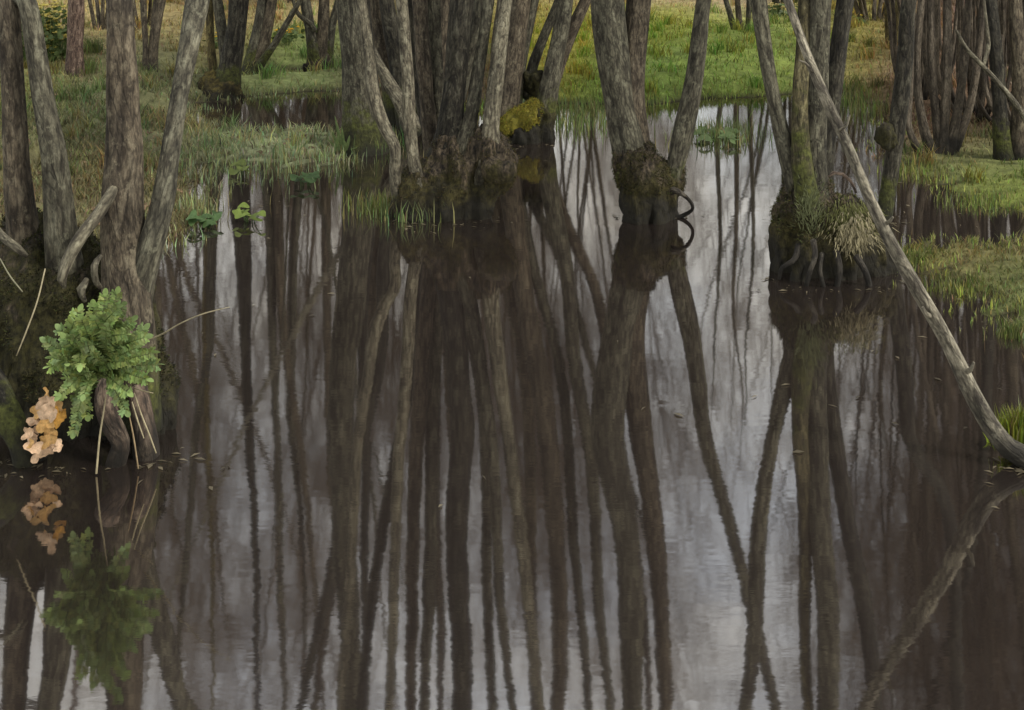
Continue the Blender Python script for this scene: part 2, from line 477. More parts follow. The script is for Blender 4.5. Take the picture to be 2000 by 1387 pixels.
# peaty mud where the ground meets the water
mud = np.clip(1 - gsd / 0.12, 0, 1)[:, None]
gc = gc * (1 - mud) + np.array((0.035, 0.028, 0.016)) * mud
g = MB(); g.add(np.column_stack([gxy, gz]), gq, None, None, gc)
tag(g.build('ground', GROUND), kind='structure')
w = MB()
w.add([(-60, -20, 0), (60, -20, 0), (60, 26, 0), (-60, 26, 0)], [(0, 1, 2, 3)])
tag(w.build('water', WATER), kind='structure')

# ------------------------------------------------------------------ blades of grass
def blades(mb, base, h, wd, lean, cols, rs, kink=0.45):
    n = len(base)
    az = rs.rand(n) * 2 * math.pi
    face = rs.rand(n) * 2 * math.pi
    sd_ = np.stack([np.cos(face), np.sin(face), np.zeros(n)], 1) * (wd / 2)[:, None]
    ln = np.stack([np.cos(az), np.sin(az), np.zeros(n)], 1) * (lean * h)[:, None]
    upv = np.zeros((n, 3)); upv[:, 2] = h
    p0, p1 = base - sd_, base + sd_
    m = base + upv * 0.55 + ln * kink * 0.55
    p2, p3 = m - sd_ * 0.75, m + sd_ * 0.75
    tip = base + upv + ln
    v = np.stack([p0, p1, p2, p3, tip], 1).reshape(-1, 3)
    k = np.arange(n)[:, None] * 5
    q = k + np.array([0, 1, 3, 2]); t = k + np.array([2, 3, 4])
    mb.add(v, q, t, None, np.repeat(cols, 5, 0))
def jit(c, rs, amt=0.25):
    c = np.asarray(c, float)
    k = 1 + amt * rs.randn(len(c), 1)
    return np.clip(c * k * (1 + 0.12 * rs.randn(len(c), 3)), 0.006, 0.6)

rs = np.random.RandomState(4)
# meadow and bank grass
mb = MB()
pts = []
for n, y0, y1 in ((60000, 6.0, 11), (90000, 9, 20)):
    yy = rs.uniform(y0, y1, n); xx = rs.uniform(-1, 1, n) * (0.46 * yy)
    pts.append(np.stack([xx, yy], 1))
yy = rs.uniform(6.0, 9.5, 34000); pts.append(np.stack([rs.uniform(-0.45, -0.2, 34000) * yy, yy], 1))
yy = rs.uniform(3.9, 6.6, 14000); pts.append(np.stack([rs.uniform(0.22, 0.44, 14000) * yy, yy], 1))
pts = np.vstack(pts)
sd = land_sd(pts)
keep = (sd > 0.0) & (rs.rand(len(pts)) < np.clip(0.35 + 0.65 * (wobble(pts[:, 0] * 1.3, pts[:, 1] * 1.3) + 0.4), 0.12, 1))
pts, sd = pts[keep], sd[keep]
zc = height(pts, sd)
hh = rs.uniform(0.025, 0.075, len(pts)) * (0.8 + 0.02 * pts[:, 1]) * np.where((pts[:, 1] < 9) & (pts[:, 0] > 0), 0.7, 1)
blades(mb, np.column_stack([pts, zc - 0.01]), hh, rs.uniform(0.004, 0.009, len(pts)) * (0.5 + pts[:, 1] / 12), rs.uniform(0.2, 0.9, len(pts)), jit(zone_col(pts) * 1.12, rs, 0.3), rs)
tc_ = []
for k in range(420):
    y_ = rs.uniform(7.5, 17); x_ = rs.uniform(-0.44, 0.44) * y_
    if land_sd(np.array([(x_, y_)]))[0] < 0.03: continue
    m_ = rs.randint(20, 70)
    q_ = np.array((x_, y_)) + rs.randn(m_, 2) * 0.035 * (0.6 + rs.rand())
    base_c = zone_col(q_) * (np.array((1.35, 1.15, 0.9)) if rs.rand() < 0.5 else np.array((0.8, 1.05, 0.8)))
    blades(mb, np.column_stack([q_, height(q_) - 0.01]), rs.uniform(0.05, 0.16, m_), rs.uniform(0.004, 0.008, m_) * (0.5 + y_ / 12), rs.uniform(0.2, 0.8, m_), jit(base_c, rs, 0.3), rs)
tag(mb.build('meadow_grass', BLADE), 'short green and straw coloured grass over the banks and far meadow', 'grass', kind='stuff')

# taller sedge standing along the water's edge
mb = MB()
n = 150000
yy = rs.uniform(4.9, 12.5, n); xx = rs.uniform(-1, 1, n) * 0.44 * yy
pts = np.stack([xx, yy], 1)
sd = land_sd(pts)
cl = wobble(pts[:, 0] * 2.1 + 5, pts[:, 1] * 2.3)
keep = (sd > -0.16) & (sd < 0.13) & (cl > -0.15 + 0.4 * rs.rand(n)) & ~((pts[:, 0] < -1.75) & (pts[:, 1] < 7.2))
pts, sd = pts[keep], sd[keep]
k = rs.rand(len(pts)) < np.where(pts[:, 0] > 1.6, 0.35, 0.5)
pts, sd = pts[k], sd[k]
zz = np.maximum(height(pts, sd), -0.02)
left = (pts[:, 0] < -0.5)[:, None]
cc_ = np.where(left, np.array((0.30, 0.34, 0.17)), np.array((0.26, 0.30, 0.075)))
alt = rs.rand(len(pts), 1)
cc_ = np.where(alt < 0.3, np.array((0.17, 0.17, 0.06)), cc_)
blades(mb, np.column_stack([pts, zz]), rs.uniform(0.06, 0.17, len(pts)) * np.where(pts[:, 0] > 1.6, 0.32, 0.62) * np.where((pts[:, 1] > 9.0) & (pts[:, 0] < -1.0), 0.6, 1), rs.uniform(0.004, 0.009, len(pts)), rs.uniform(0.05, 0.45, len(pts)), jit(cc_, rs, 0.25), rs)
tag(mb.build('shore_sedge', BLADE), 'pale green sedge standing along the edge of the pond', 'sedge', kind='stuff')

# ------------------------------------------------------------------ trees
def grow(mb, p, d, L, r, lev, rnd, seg=(6, 5, 4, 3), up=0.25, tips=None, kids=(8, 6, 5)):
    n = 5 if lev < 2 else 4
    pts, q = [np.array(p, float)], np.array(d, float)
    for k in range(n):
        q = q + np.array([rnd.gauss(0, 0.13), rnd.gauss(0, 0.13), rnd.gauss(0, 0.08) + up * 0.18])
        q /= np.linalg.norm(q)
        pts.append(pts[-1] + q * L / n)
    rad = np.linspace(r, max(r * 0.3, 0.0018), n + 1)
    tube(mb, pts, rad, seg[min(lev, 3)], seed=rnd.randint(0, 9999))
    if lev >= 3 or lev - 1 >= len(kids): return
    pts = np.array(pts)
    for _ in range(kids[lev - 1]):
        t = rnd.uniform(0.25, 1.0) * n
        i = min(int(t), n - 1); f = t - i
        pp = pts[i] * (1 - f) + pts[i + 1] * f
        dd = pts[i + 1] - pts[i]; dd /= np.linalg.norm(dd)
        side = np.array([rnd.gauss(0, 1), rnd.gauss(0, 1), rnd.gauss(0, 0.6)])
        side -= dd * (side @ dd); side /= np.linalg.norm(side) + 1e-6
        nd = dd * 0.75 + side * rnd.uniform(0.5, 0.9)
        nd /= np.linalg.norm(nd)
        grow(mb, pp, nd, L * rnd.uniform(0.38, 0.62), max(rad[i] * 0.5, 0.0022), lev + 1, rnd, seg, up, tips, kids)

def stem_points(spec, top, rnd, lean=0.5):
    """spec: rows of (kind, x, y, distance, width in px). Returns the axis, the radii and the index where the picture part ends."""
    pts = [P(x, y, d) if k == 'd' else Q(x, y, d) for k, x, y, d, w_ in spec]
    rad = [w_ * 0.5 * d / FPX for k, x, y, d, w_ in spec]
    dirv = pts[-1] - pts[-2]; dirv /= np.linalg.norm(dirv)
    r0, z0 = rad[-1], pts[-1][2]
    n = 9
    if top > z0 + 0.4:
        for k in range(1, n + 1):
            dirv = dirv + np.array([rnd.gauss(0, 0.05), rnd.gauss(0, 0.05), 0.06]); dirv /= np.linalg.norm(dirv)
            pts.append(pts[-1] + dirv * (top - z0) / n)
            rad.append(r0 * (1 - 0.85 * k / n))
    return np.array(pts), np.array(rad)
def D(x, y, d, w_): return ('d', x, y, d, w_)
def M(x, y, d, w_): return ('r', x, y, d, w_)

def chain_mass(chains, voxel, name, mat, parent, rough=0.012, seed=1, fur=0, fur_col=None, fur_zmin=0.12, part='stump'):
    """roots and swollen trunk foot fused into one skin"""
    m = MB()
    for ch in chains:
        pts = [P(x, y, d) for x, y, d, w_ in ch]
        rad = [w_ * 0.5 * d / FPX for x, y, d, w_ in ch]
        p2, r2 = resample(pts, rad, 0.03)
        tube(m, p2, r2, 14, 0.10, seed + len(ch) * 3 + int(ch[0][0]))
    me = m.mesh('tmp')
    o = bpy.data.objects.new('tmp', me); COL.objects.link(o)
    md = o.modifiers.new('r', 'REMESH'); md.mode = 'VOXEL'; md.voxel_size = voxel
    ms = o.modifiers.new('s', 'SMOOTH'); ms.iterations = 4; ms.factor = 0.5
    dg = bpy.context.evaluated_depsgraph_get()
    em = bpy.data.meshes.new_from_object(o.evaluated_get(dg))
    bpy.data.objects.remove(o)
    nv = len(em.vertices)
    co = np.zeros(nv * 3); em.vertices.foreach_get('co', co); co = co.reshape(-1, 3)
    no = np.zeros(nv * 3); em.vertices.foreach_get('normal', no); no = no.reshape(-1, 3)
    h = np.array([1.5 * mnoise.fractal(Vector((p[0] * 12 + seed, p[1] * 12, p[2] * 3.0)), 0.7, 2.1, 4) - 0.9 * abs(mnoise.noise(Vector((p[0] * 20, p[1] * 20 + seed, p[2] * 3.5)))) for p in co])
    h2 = np.array([mnoise.noise(Vector((p[0] * 34 + seed, p[1] * 34, p[2] * 9))) for p in co])
    co = co + no * (h * rough * 1.5 + h2 * rough * 0.6)[:, None]
    em.vertices.foreach_set('co', co.ravel())
    em.polygons.foreach_set('use_smooth', np.full(len(em.polygons), True))
    em.name = part
    em.materials.clear(); em.materials.append(mat)
    so = bpy.data.objects.new(part, em); COL.objects.link(so)
    so.parent = parent; set_rel(so, parent)
    if fur:
        r2 = np.random.RandomState(seed)
        ok = np.where((co[:, 2] > fur_zmin) & (no[:, 1] < 0.35) & (h > -0.25))[0]
        if len(ok):
            idx = r2.choice(ok, fur)
            b = co[idx] + r2.randn(fur, 3) * 0.004
            f = MB()
            hgt = r2.uniform(0.005, 0.014, fur)
            nn = no[idx] + r2.randn(fur, 3) * 0.5 + np.array((0, 0, -0.1))
            nn /= np.linalg.norm(nn, axis=1)[:, None]
            sdv = np.cross(nn, r2.randn(fur, 3)); sdv /= np.linalg.norm(sdv, axis=1)[:, None]
            wv = r2.uniform(0.0012, 0.003, fur)[:, None]
            v = np.stack([b - sdv * wv, b + sdv * wv, b + nn * hgt[:, None]], 1).reshape(-1, 3)
            cols = jit(np.tile(np.array(fur_col), (fur, 1)), r2, 0.4)
            f.add(v, None, np.arange(fur * 3).reshape(-1, 3), None, np.repeat(cols, 3, 0))
            fo = f.build('moss', MOSSFUR, parent)
            fo['kind'] = 'stuff'
    return so

def tree(name, label, cat, base, stems, top, seed, crown_from=2.6, group=None, crown_mat=None, nbr=7, seg=20, kids=(5, 4), step=0.04, rough=0.10):
    """stems: list of (spec, material). Each stem is a part; the bare boughs and twigs above make the crown."""
    rnd = random.Random(seed)
    t = thing(name, label, cat, base, group)
    cm = MB()
    for k, (spec, mat) in enumerate(stems):
        hgt = top * rnd.uniform(0.85, 1.1)
        pts, rad = stem_points(spec, hgt, rnd)
        p2, r2 = resample(pts, rad, step)
        # slight natural waver of the axis
        s = np.arange(len(p2)) * step
        a = rnd.uniform(0, 6)
        p2 = p2 + np.stack([np.sin(s * 2.6 + a), np.sin(s * 2.1 + a * 2), np.zeros(len(s))], 1) * 0.006
        sm = MB(); tube(sm, p2, r2, seg, rough, seed * 13 + k)
        sm.build('stem', mat, t)
        for _ in range(nbr):
            ok = np.where(p2[:, 2] > crown_from)[0]
            if not len(ok): break
            i = ok[int(len(ok) * rnd.uniform(0.05, 1) * 0.999)]
            i = min(i, len(p2) - 2)
            ax = p2[i + 1] - p2[i]; ax /= np.linalg.norm(ax) + 1e-9
            az = rnd.uniform(0, 6.283)
            dd = ax * 0.75 + np.array([math.cos(az), math.sin(az), 0.1]) * 0.65
            dd /= np.linalg.norm(dd)
            grow(cm, p2[i], dd, rnd.uniform(0.7, 1.5), max(r2[i] * 0.4, 0.006), 1, rnd, kids=kids)
    if cm.n:
        cm.build('crown', crown_mat or TWIG, t)
    return t

# --- left clump on its mossy stool, nearest the viewer
LD = 4.3
t_left = tree('alder_tree', 'large alder clump on a dark mossy stool with green plant and fungus at its foot', 'tree', (*G(180, 850), 0), [
    ([D(70, 620, 4.56, 70), D(58, 520, 4.5, 70), D(50, 460, 4.48, 64), D(43, 400, 4.47, 58), D(35, 300, 4.47, 49), D(24, 150, 4.5, 43), D(10, 0, 4.55, 39), M(-10, 1500, 4.7, 34)], WARM),
    ([D(142, 640, 4.52, 60), D(128, 550, 4.46, 70), D(118, 470, 4.4, 60), D(113, 400, 4.4, 55), D(105, 300, 4.4, 50), D(88, 200, 4.42, 43), D(74, 100, 4.45, 38), D(55, 0, 4.5, 34), M(20, 1500, 4.65, 30)], GREY),
    ([D(262, 840, 4.24, 120), D(258, 720, 4.26, 100), D(253, 600, 4.3, 92), D(247, 480, 4.36, 84), D(243, 400, 4.37, 78), D(244, 300, 4.4, 73), D(240, 200, 4.43, 60), D(236, 100, 4.45, 53), D(231, 0, 4.5, 47), M(222, 1560, 4.6, 40)], WARM),
    ([D(262, 700, 4.32, 40), D(270, 600, 4.33, 52), D(281, 540, 4.33, 52), D(296, 480, 4.34, 52), D(318, 400, 4.38, 45), D(335, 300, 4.46, 37), D(352, 200, 4.56, 34), D(371, 100, 4.70, 38), D(388, 0, 4.88, 43), M(408, 1480, 5.05, 38)], GREY),
], 7.0, 3, crown_from=3.2, seg=28, step=0.03)
chain_mass([
    [(45, 420, 4.6, 70), (52, 500, 4.55, 190), (60, 600, 4.5, 250), (50, 760, 4.46, 270), (40, 940, 4.42, 290)],
    [(130, 470, 4.55, 90), (150, 560, 4.52, 170), (160, 700, 4.46, 220), (170, 940, 4.40, 260)],
    [(268, 560, 4.36, 80), (262, 660, 4.34, 110), (265, 780, 4.3, 120), (262, 920, 4.28, 150)],
    [(296, 640, 4.36, 36), (305, 740, 4.33, 56), (318, 800, 4.3, 62), (310, 850, 4.3, 64), (300, 940, 4.28, 70)],
    [(95, 720, 4.3, 60), (75, 830, 4.25, 80), (100, 940, 4.22, 110)],
    [(150, 830, 4.26, 60), (150, 950, 4.22, 120)],
], 0.014, 'stump', MOSSY, t_left, 0.016, 5, fur=14000, fur_col=(0.026, 0.026, 0.007), fur_zmin=0.12)
def limb(parent, name, pts, mat, seed=0, seg=12, rough=0.08):
    m = MB()
    p2, r2 = resample([P(x, y, d) for x, y, d, w_ in pts], [w_ * 0.5 * d / FPX for x, y, d, w_ in pts], 0.02)
    tube(m, p2, r2, seg, rough, seed)
    return m.build(name, mat, parent)
limb(t_left, 'branch', [(244, 345, 4.40, 20), (220, 375, 4.33, 24), (190, 420, 4.28, 25), (158, 462, 4.24, 26), (132, 510, 4.2, 25), (121, 545, 4.19, 19), (126, 562, 4.2, 8)], PALE, 3)
limb(t_left, 'branch', [(196, 500, 4.25, 8), (184, 520, 4.2, 14), (186, 545, 4.2, 12), (196, 562, 4.25, 8)], PALE, 4)
limb(t_left, 'branch', [(170, 545, 4.2, 10), (158, 565, 4.17, 18), (166, 588, 4.2, 8)], PALE, 9)
limb(t_left, 'branch', [(-20, 435, 4.3, 16), (10, 466, 4.24, 15), (35, 486, 4.22, 16), (52, 500, 4.24, 8)], PALE, 6)
limb(t_left, 'root', [(212, 745, 4.16, 46), (207, 790, 4.09, 42), (218, 828, 4.05, 40), (236, 862, 4.04, 34), (226, 905, 4.05, 38), (220, 940, 4.08, 40)], ROOT, 7, 18)
limb(t_left, 'root', [(268, 760, 4.15, 40), (278, 820, 4.1, 44), (285, 880, 4.1, 50), (285, 930, 4.12, 50)], ROOT, 12, 16)
limb(t_left, 'root', [(-40, 700, 4.2, 40), (0, 770, 4.12, 50), (20, 820, 4.08, 54), (44, 870, 4.06, 50), (52, 930, 4.06, 50)], DARK, 8, 16)

# --- central great clump
t_mid = tree('alder_tree', 'biggest alder clump with a dozen grey stems over a flared dark root foot', 'tree', (*G(870, 415), 0), [
    ([D(862, 380, 7.08, 100), D(872, 310, 7.1, 70), D(882, 250, 7.1, 54), D(893, 150, 7.1, 45), D(897, 80, 7.1, 46), D(903, 0, 7.12, 50), M(890, 1000, 7.15, 46), M(905, 1387, 7.2, 40)], DARK),
    ([D(800, 460, 7.0, 40), D(784, 415, 6.96, 30), D(775, 385, 6.95, 24), D(769, 335, 6.95, 21), D(771, 290, 6.95, 23), D(750, 245, 6.97, 25), D(732, 190, 7.0, 25), D(722, 100, 7.05, 23), D(707, 0, 7.1, 22), M(690, 1050, 7.2, 20), M(665, 1387, 7.3, 17)], PALE),
    ([D(836, 440, 7.02, 44), D(824, 400, 6.98, 32), D(815, 360, 6.97, 26), D(806, 315, 6.97, 24), D(800, 245, 6.98, 24), D(796, 140, 7.0, 24), D(789, 35, 7.02, 22), D(786, 0, 7.03, 22), M(770, 1100, 7.1, 20), M(758, 1387, 7.15, 18)], PALE),
    ([D(848, 340, 7.2, 34), D(836, 250, 7.25, 32), D(828, 150, 7.26, 30), D(820, 0, 7.3, 30), M(806, 1150, 7.4, 26), M(800, 1387, 7.4, 22)], WARM),
    ([D(862, 300, 7.3, 30), D(857, 200, 7.32, 28), D(851, 100, 7.35, 27), D(846, 0, 7.36, 26), M(838, 1150, 7.45, 24), M(830, 1387, 7.5, 20)], GREY),
    ([D(892, 380, 7.08, 60), D(904, 290, 7.06, 42), D(922, 210, 7.06, 27), D(936, 120, 7.1, 24), D(948, 50, 7.1, 22), D(956, 0, 7.12, 22), M(980, 1200, 7.3, 20)], GREY),
    ([D(940, 370, 7.05, 50), D(954, 300, 6.99, 46), D(956, 250, 6.98, 32), D(963, 180, 7.0, 30), D(974, 90, 7.05, 28), D(988, 0, 7.1, 26), M(1035, 1200, 7.3, 24)], PALE),
    ([D(880, 250, 7.35, 30), D(930, 60, 7.45, 24), D(938, 0, 7.5, 24), M(950, 1100, 7.6, 22)], GREY),
    ([D(850, 300, 7.4, 30), D(815, 140, 7.5, 26), D(800, 0, 7.55, 24), M(735, 1100, 7.7, 22)], DARK),
], 7.5, 11, crown_from=3.0, seg=22)
chain_mass([
    [(880, 265, 7.1, 50), (874, 305, 7.09, 84), (860, 365, 7.07, 130), (852, 450, 7.06, 165)],
    [(822, 330, 7.02, 44), (800, 380, 6.98, 64), (780, 440, 6.97, 66)],
    [(935, 262, 7.08, 46), (950, 285, 7.03, 78), (980, 318, 6.98, 60), (978, 350, 6.96, 48), (950, 380, 6.95, 44), (932, 410, 6.94, 46), (930, 445, 6.94, 46)],
    [(905, 320, 7.0, 64), (902, 380, 6.95, 52), (912, 440, 6.93, 46)],
    [(880, 360, 6.95, 40), (868, 440, 6.88, 44)],
    [(840, 370, 6.95, 40), (815, 440, 6.88, 44)],
], 0.015, 'stump', MOSSY_LOW, t_mid, 0.014, 8, fur=3500, fur_col=(0.045, 0.037, 0.011), fur_zmin=0.1)
limb(t_mid, 'stub', [(960, 330, 6.95, 60), (985, 335, 6.88, 44), (1000, 322, 6.86, 22)], MOSSY_LOW, 7, 14, 0.15)

# --- single broad stem left of it, a little further off
tree('alder_tree', 'straight broad grey alder stem rising from grass left of the biggest clump', 'tree', (*G(712, 290), 0), [
    ([D(718, 330, 8.55, 110), D(714, 280, 8.6, 80), D(706, 200, 8.65, 64), D(696, 100, 8.7, 58), D(686, 0, 8.75, 56), M(668, 700, 8.7, 52), M(672, 1000, 8.8, 44), M(690, 1387, 8.9, 36)], GREY),
    ([D(735, 310, 8.65, 40), D(728, 200, 8.75, 28), D(718, 80, 8.85, 22), D(712, 0, 8.9, 20), M(715, 900, 9.1, 18)], DARK),
], 8, 21, crown_from=4)
# --- stems crowded behind the biggest clump
tree('alder_tree', 'half hidden alder with leaning brown stems crowded behind the biggest clump', 'tree', (*G(790, 235), 0), [
    ([D(805, 260, 8.9, 50), D(790, 215, 9.0, 34), D(765, 170, 9.1, 26), D(738, 120, 9.2, 20), D(700, 50, 9.4, 16)], PALE),
    ([D(800, 250, 9.4, 50), D(775, 100, 9.5, 36), D(757, 0, 9.6, 30), M(740, 700, 9.8, 26)], DARK),
    ([D(815, 250, 9.4, 50), D(822, 100, 9.5, 40), D(835, 0, 9.6, 34), M(845, 700, 9.8, 26)], WARM),
    ([D(790, 250, 9.6, 60), D(760, 130, 9.7, 40), D(738, 0, 9.8, 36), M(722, 700, 10, 26)], WARM),
    ([D(850, 260, 9.2, 40), D(862, 120, 9.3, 30), D(868, 0, 9.4, 28), M(878, 700, 9.6, 22)], WARM),
], 8, 24, crown_from=4)

# --- yellow-mossed clump right behind
t3 = tree('alder_tree', 'small leaning alder with bright yellow moss on its low black foot', 'tree', (*G(1030, 270), 0), [
    ([D(1045, 265, 9.0, 66), D(1058, 235, 9.0, 48), D(1067, 195, 9.0, 40), D(1079, 140, 9.0, 36), D(1095, 70, 9.05, 30), D(1108, 0, 9.1, 27), M(1122, 700, 9.2, 26), M(1152, 900, 9.25, 24), M(1178, 1250, 9.4, 20)], GREY),
    ([D(1074, 190, 9.02, 26), D(1084, 160, 9.05, 26), D(1102, 105, 9.1, 26), D(1126, 45, 9.15, 24), D(1146, 0, 9.2, 22), M(1200, 800, 9.4, 20), M(1262, 1250, 9.6, 14)], WARM),
    ([D(1030, 190, 9.1, 28), D(1042, 130, 9.15, 20), D(1062, 75, 9.25, 18), D(1092, 0, 9.35, 16), M(1150, 700, 9.6, 14)], GREY),
    ([D(984, 285, 8.98, 66), D(984, 255, 8.98, 56), D(990, 215, 9.0, 47), D(1003, 120, 9.05, 42), D(1016, 0, 9.1, 38), M(1062, 800, 9.2, 38), M(1092, 1200, 9.3, 32)], WARM),
    ([D(1000, 275, 9.05, 50), D(1003, 230, 9.05, 34), D(1010, 180, 9.08, 28), D(1024, 90, 9.1, 25), D(1042, 0, 9.15, 22), M(1088, 700, 9.3, 22), M(1132, 1200, 9.4, 20)], GREY),
    ([D(966, 285, 9.15, 50), D(968, 240, 9.15, 38), D(974, 150, 9.2, 34), D(986, 0, 9.25, 30), M(1020, 700, 9.4, 26), M(1040, 1200, 9.5, 22)], FAR),
], 7, 31, crown_from=4)
chain_mass([
    [(1058, 215, 9.0, 46), (1045, 250, 8.98, 80), (1035, 295, 8.97, 110)],
    [(1030, 235, 8.97, 60), (1004, 250, 8.93, 60), (984, 262, 8.9, 40), (978, 295, 8.9, 30)],
    [(1060, 225, 8.97, 50), (1062, 255, 8.95, 44), (1058, 295, 8.95, 44)],
    [(1020, 235, 8.92, 50), (1020, 295, 8.88, 70)],
    [(1034, 142, 9.05, 20), (1040, 160, 9.05, 34), (1048, 180, 9.03, 30), (1056, 215, 9.02, 30)],
], 0.016, 'stump', MOSSY, t3, 0.028, 12)
YMOSS, yt, yb = new_mat('yellow_moss')
yp = N(yt, 'ShaderNodeNewGeometry').outputs['Position']
yr = ramp(yt, [(0.32, (0.045, 0.040, 0.010)), (0.5, (0.13, 0.115, 0.016)), (0.68, (0.22, 0.19, 0.026))])
yt.links.new(noise_n(yt, yp, 22, 5, 0.65), yr.inputs[0])
yt.links.new(yr.outputs[0], yb.inputs['Base Color'])
bump(yt, yb, noise_n(yt, yp, 90, 4, 0.7), 0.9, 0.01)
mo = chain_mass([[(978, 256, 8.90, 24), (1000, 244, 8.885, 44), (1022, 232, 8.89, 46), (1042, 214, 8.92, 36), (1052, 200, 8.95, 24)], [(1000, 258, 8.87, 20), (1022, 250, 8.87, 26), (1044, 234, 8.9, 20)]], 0.014, 'moss_cushion', YMOSS, t3, 0.008, 14, fur=6000, fur_col=(0.16, 0.14, 0.02), fur_zmin=0.02, part='moss_cushion')
mo['label'] = 'bright yellow green moss cushion'

# --- forked tree right of centre
t4 = tree('alder_tree', 'forked alder whose slim right stem leans out from a round mossy foot in open water', 'tree', (*G(1270, 420), 0), [
    ([D(1245, 350, 6.98, 84), D(1230, 280, 6.98, 70), D(1214, 200, 7.0, 60), D(1199, 100, 7.03, 64), D(1189, 0, 7.06, 62), M(1222, 1050, 7.12, 48), M(1236, 1387, 7.2, 42)], GREY),
    ([D(1256, 350, 7.0, 70), D(1246, 280, 7.0, 50), D(1238, 200, 7.02, 46), D(1239, 100, 7.08, 46), D(1246, 0, 7.13, 46), M(1272, 1000, 7.2, 38), M(1304, 1387, 7.3, 30)], WARM),
    ([D(1306, 370, 6.95, 40), D(1318, 320, 6.95, 37), D(1331, 260, 6.95, 38), D(1345, 200, 6.95, 38), D(1361, 100, 6.95, 34), D(1374, 0, 6.98, 29), M(1420, 1000, 7.0, 26), M(1468, 1180, 7.0, 24), M(1515, 1387, 7.05, 20)], GREY),
], 6.5, 41, crown_from=3.2, seg=24)
chain_mass([
    [(1222, 262, 6.99, 56), (1236, 310, 6.98, 92), (1264, 360, 6.96, 110), (1270, 420, 6.96, 92), (1270, 450, 6.96, 96)],
    [(1326, 325, 6.96, 30), (1312, 362, 6.95, 46), (1296, 400, 6.95, 58), (1302, 450, 6.95, 60)],
    [(1220, 320, 6.95, 30), (1228, 390, 6.92, 26), (1220, 425, 6.88, 22), (1214, 450, 6.86, 24)],
    [(1275, 360, 6.88, 40), (1290, 410, 6.84, 30), (1292, 450, 6.84, 34)],
    [(1250, 370, 6.86, 36), (1246, 450, 6.82, 36)],
], 0.014, 'stump', MOSSY_LOW, t4, 0.014, 15, fur=4500, fur_col=(0.036, 0.033, 0.009), fur_zmin=0.14)
limb(t4, 'root', [(1298, 384, 6.92, 22), (1316, 372, 6.88, 15), (1334, 380, 6.85, 9), (1350, 396, 6.86, 7), (1352, 410, 6.9, 6), (1336, 420, 6.93, 8), (1312, 430, 6.93, 12)], WETROOT, 5, 12)

# --- clump on the right in the water
t5 = tree('alder_tree', 'four stemmed alder on a broad mossy foot with straw coloured fringe in the right water', 'tree', (*G(1620, 530), 0), [
    ([D(1572, 450, 6.1, 60), D(1556, 380, 6.1, 42), D(1543, 330, 6.1, 35), D(1530, 280, 6.1, 31), D(1512, 200, 6.1, 27), D(1495, 100, 6.1, 27), D(1483, 0, 6.1, 31), M(1478, 1200, 6.1, 30), M(1458, 1387, 6.15, 28)], GREY),
    ([D(1580, 420, 6.03, 50), D(1566, 340, 6.03, 40), D(1560, 260, 6.05, 34), D(1561, 180, 6.07, 30), D(1568, 100, 6.1, 27), D(1573, 0, 6.12, 25), M(1575, 1300, 6.2, 22)], bark_mat('bark_olive', (0.10, 0.085, 0.04), (0.16, 0.14, 0.075), (0.035, 0.03, 0.016), moss_h=0.8)),
    ([D(1596, 440, 6.1, 84), D(1590, 360, 6.1, 60), D(1589, 300, 6.1, 52), D(1594, 200, 6.1, 47), D(1600, 100, 6.1, 41), D(1603, 0, 6.1, 40), M(1614, 1200, 6.12, 42), M(1614, 1387, 6.15, 40)], GREY),
    ([D(1604, 400, 6.15, 44), D(1610, 320, 6.15, 34), D(1618, 260, 6.16, 31), D(1626, 200, 6.17, 30), D(1639, 100, 6.2, 32), D(1654, 0, 6.25, 32), M(1690, 1200, 6.4, 32), M(1706, 1387, 6.5, 30)], DARK),
], 6.8, 51, crown_from=3.0, seg=24)
chain_mass([
    [(1572, 345, 6.12, 76), (1580, 420, 6.1, 130), (1596, 500, 6.08, 170), (1600, 590, 6.06, 180)],
    [(1625, 400, 6.12, 70), (1665, 450, 6.08, 100), (1695, 500, 6.05, 110), (1705, 590, 6.02, 110)],
    [(1528, 440, 6.05, 40), (1525, 500, 6.02, 44), (1530, 590, 6.0, 50)],
    [(1650, 490, 5.96, 70), (1650, 590, 5.92, 80)],
    [(1580, 470, 5.94, 44), (1570, 520, 5.88, 34), (1555, 590, 5.86, 40)],
], 0.014, 'stump', MOSSY_LOW, t5, 0.016, 18, fur=7000, fur_col=(0.045, 0.045, 0.013), fur_zmin=0.16)
for k, pp in enumerate(([(1588, 470, 5.86, 20), (1592, 500, 5.8, 18), (1582, 530, 5.78, 15), (1574, 560, 5.79, 14)], [(1560, 480, 5.9, 22), (1548, 510, 5.84, 17), (1528, 522, 5.84, 13), (1522, 545, 5.86, 10)],
                        [(1605, 495, 5.83, 16), (1602, 530, 5.78, 14), (1610, 565, 5.78, 12)], [(1632, 490, 5.84, 22), (1640, 520, 5.79, 20), (1634, 565, 5.79, 18)], [(1672, 500, 5.82, 22), (1690, 530, 5.79, 20), (1700, 570, 5.8, 20)])):
    limb(t5, 'root', [(a_, b_, c_, e_ * 0.62) for a_, b_, c_, e_ in pp], WETROOT, 60 + k, 10)
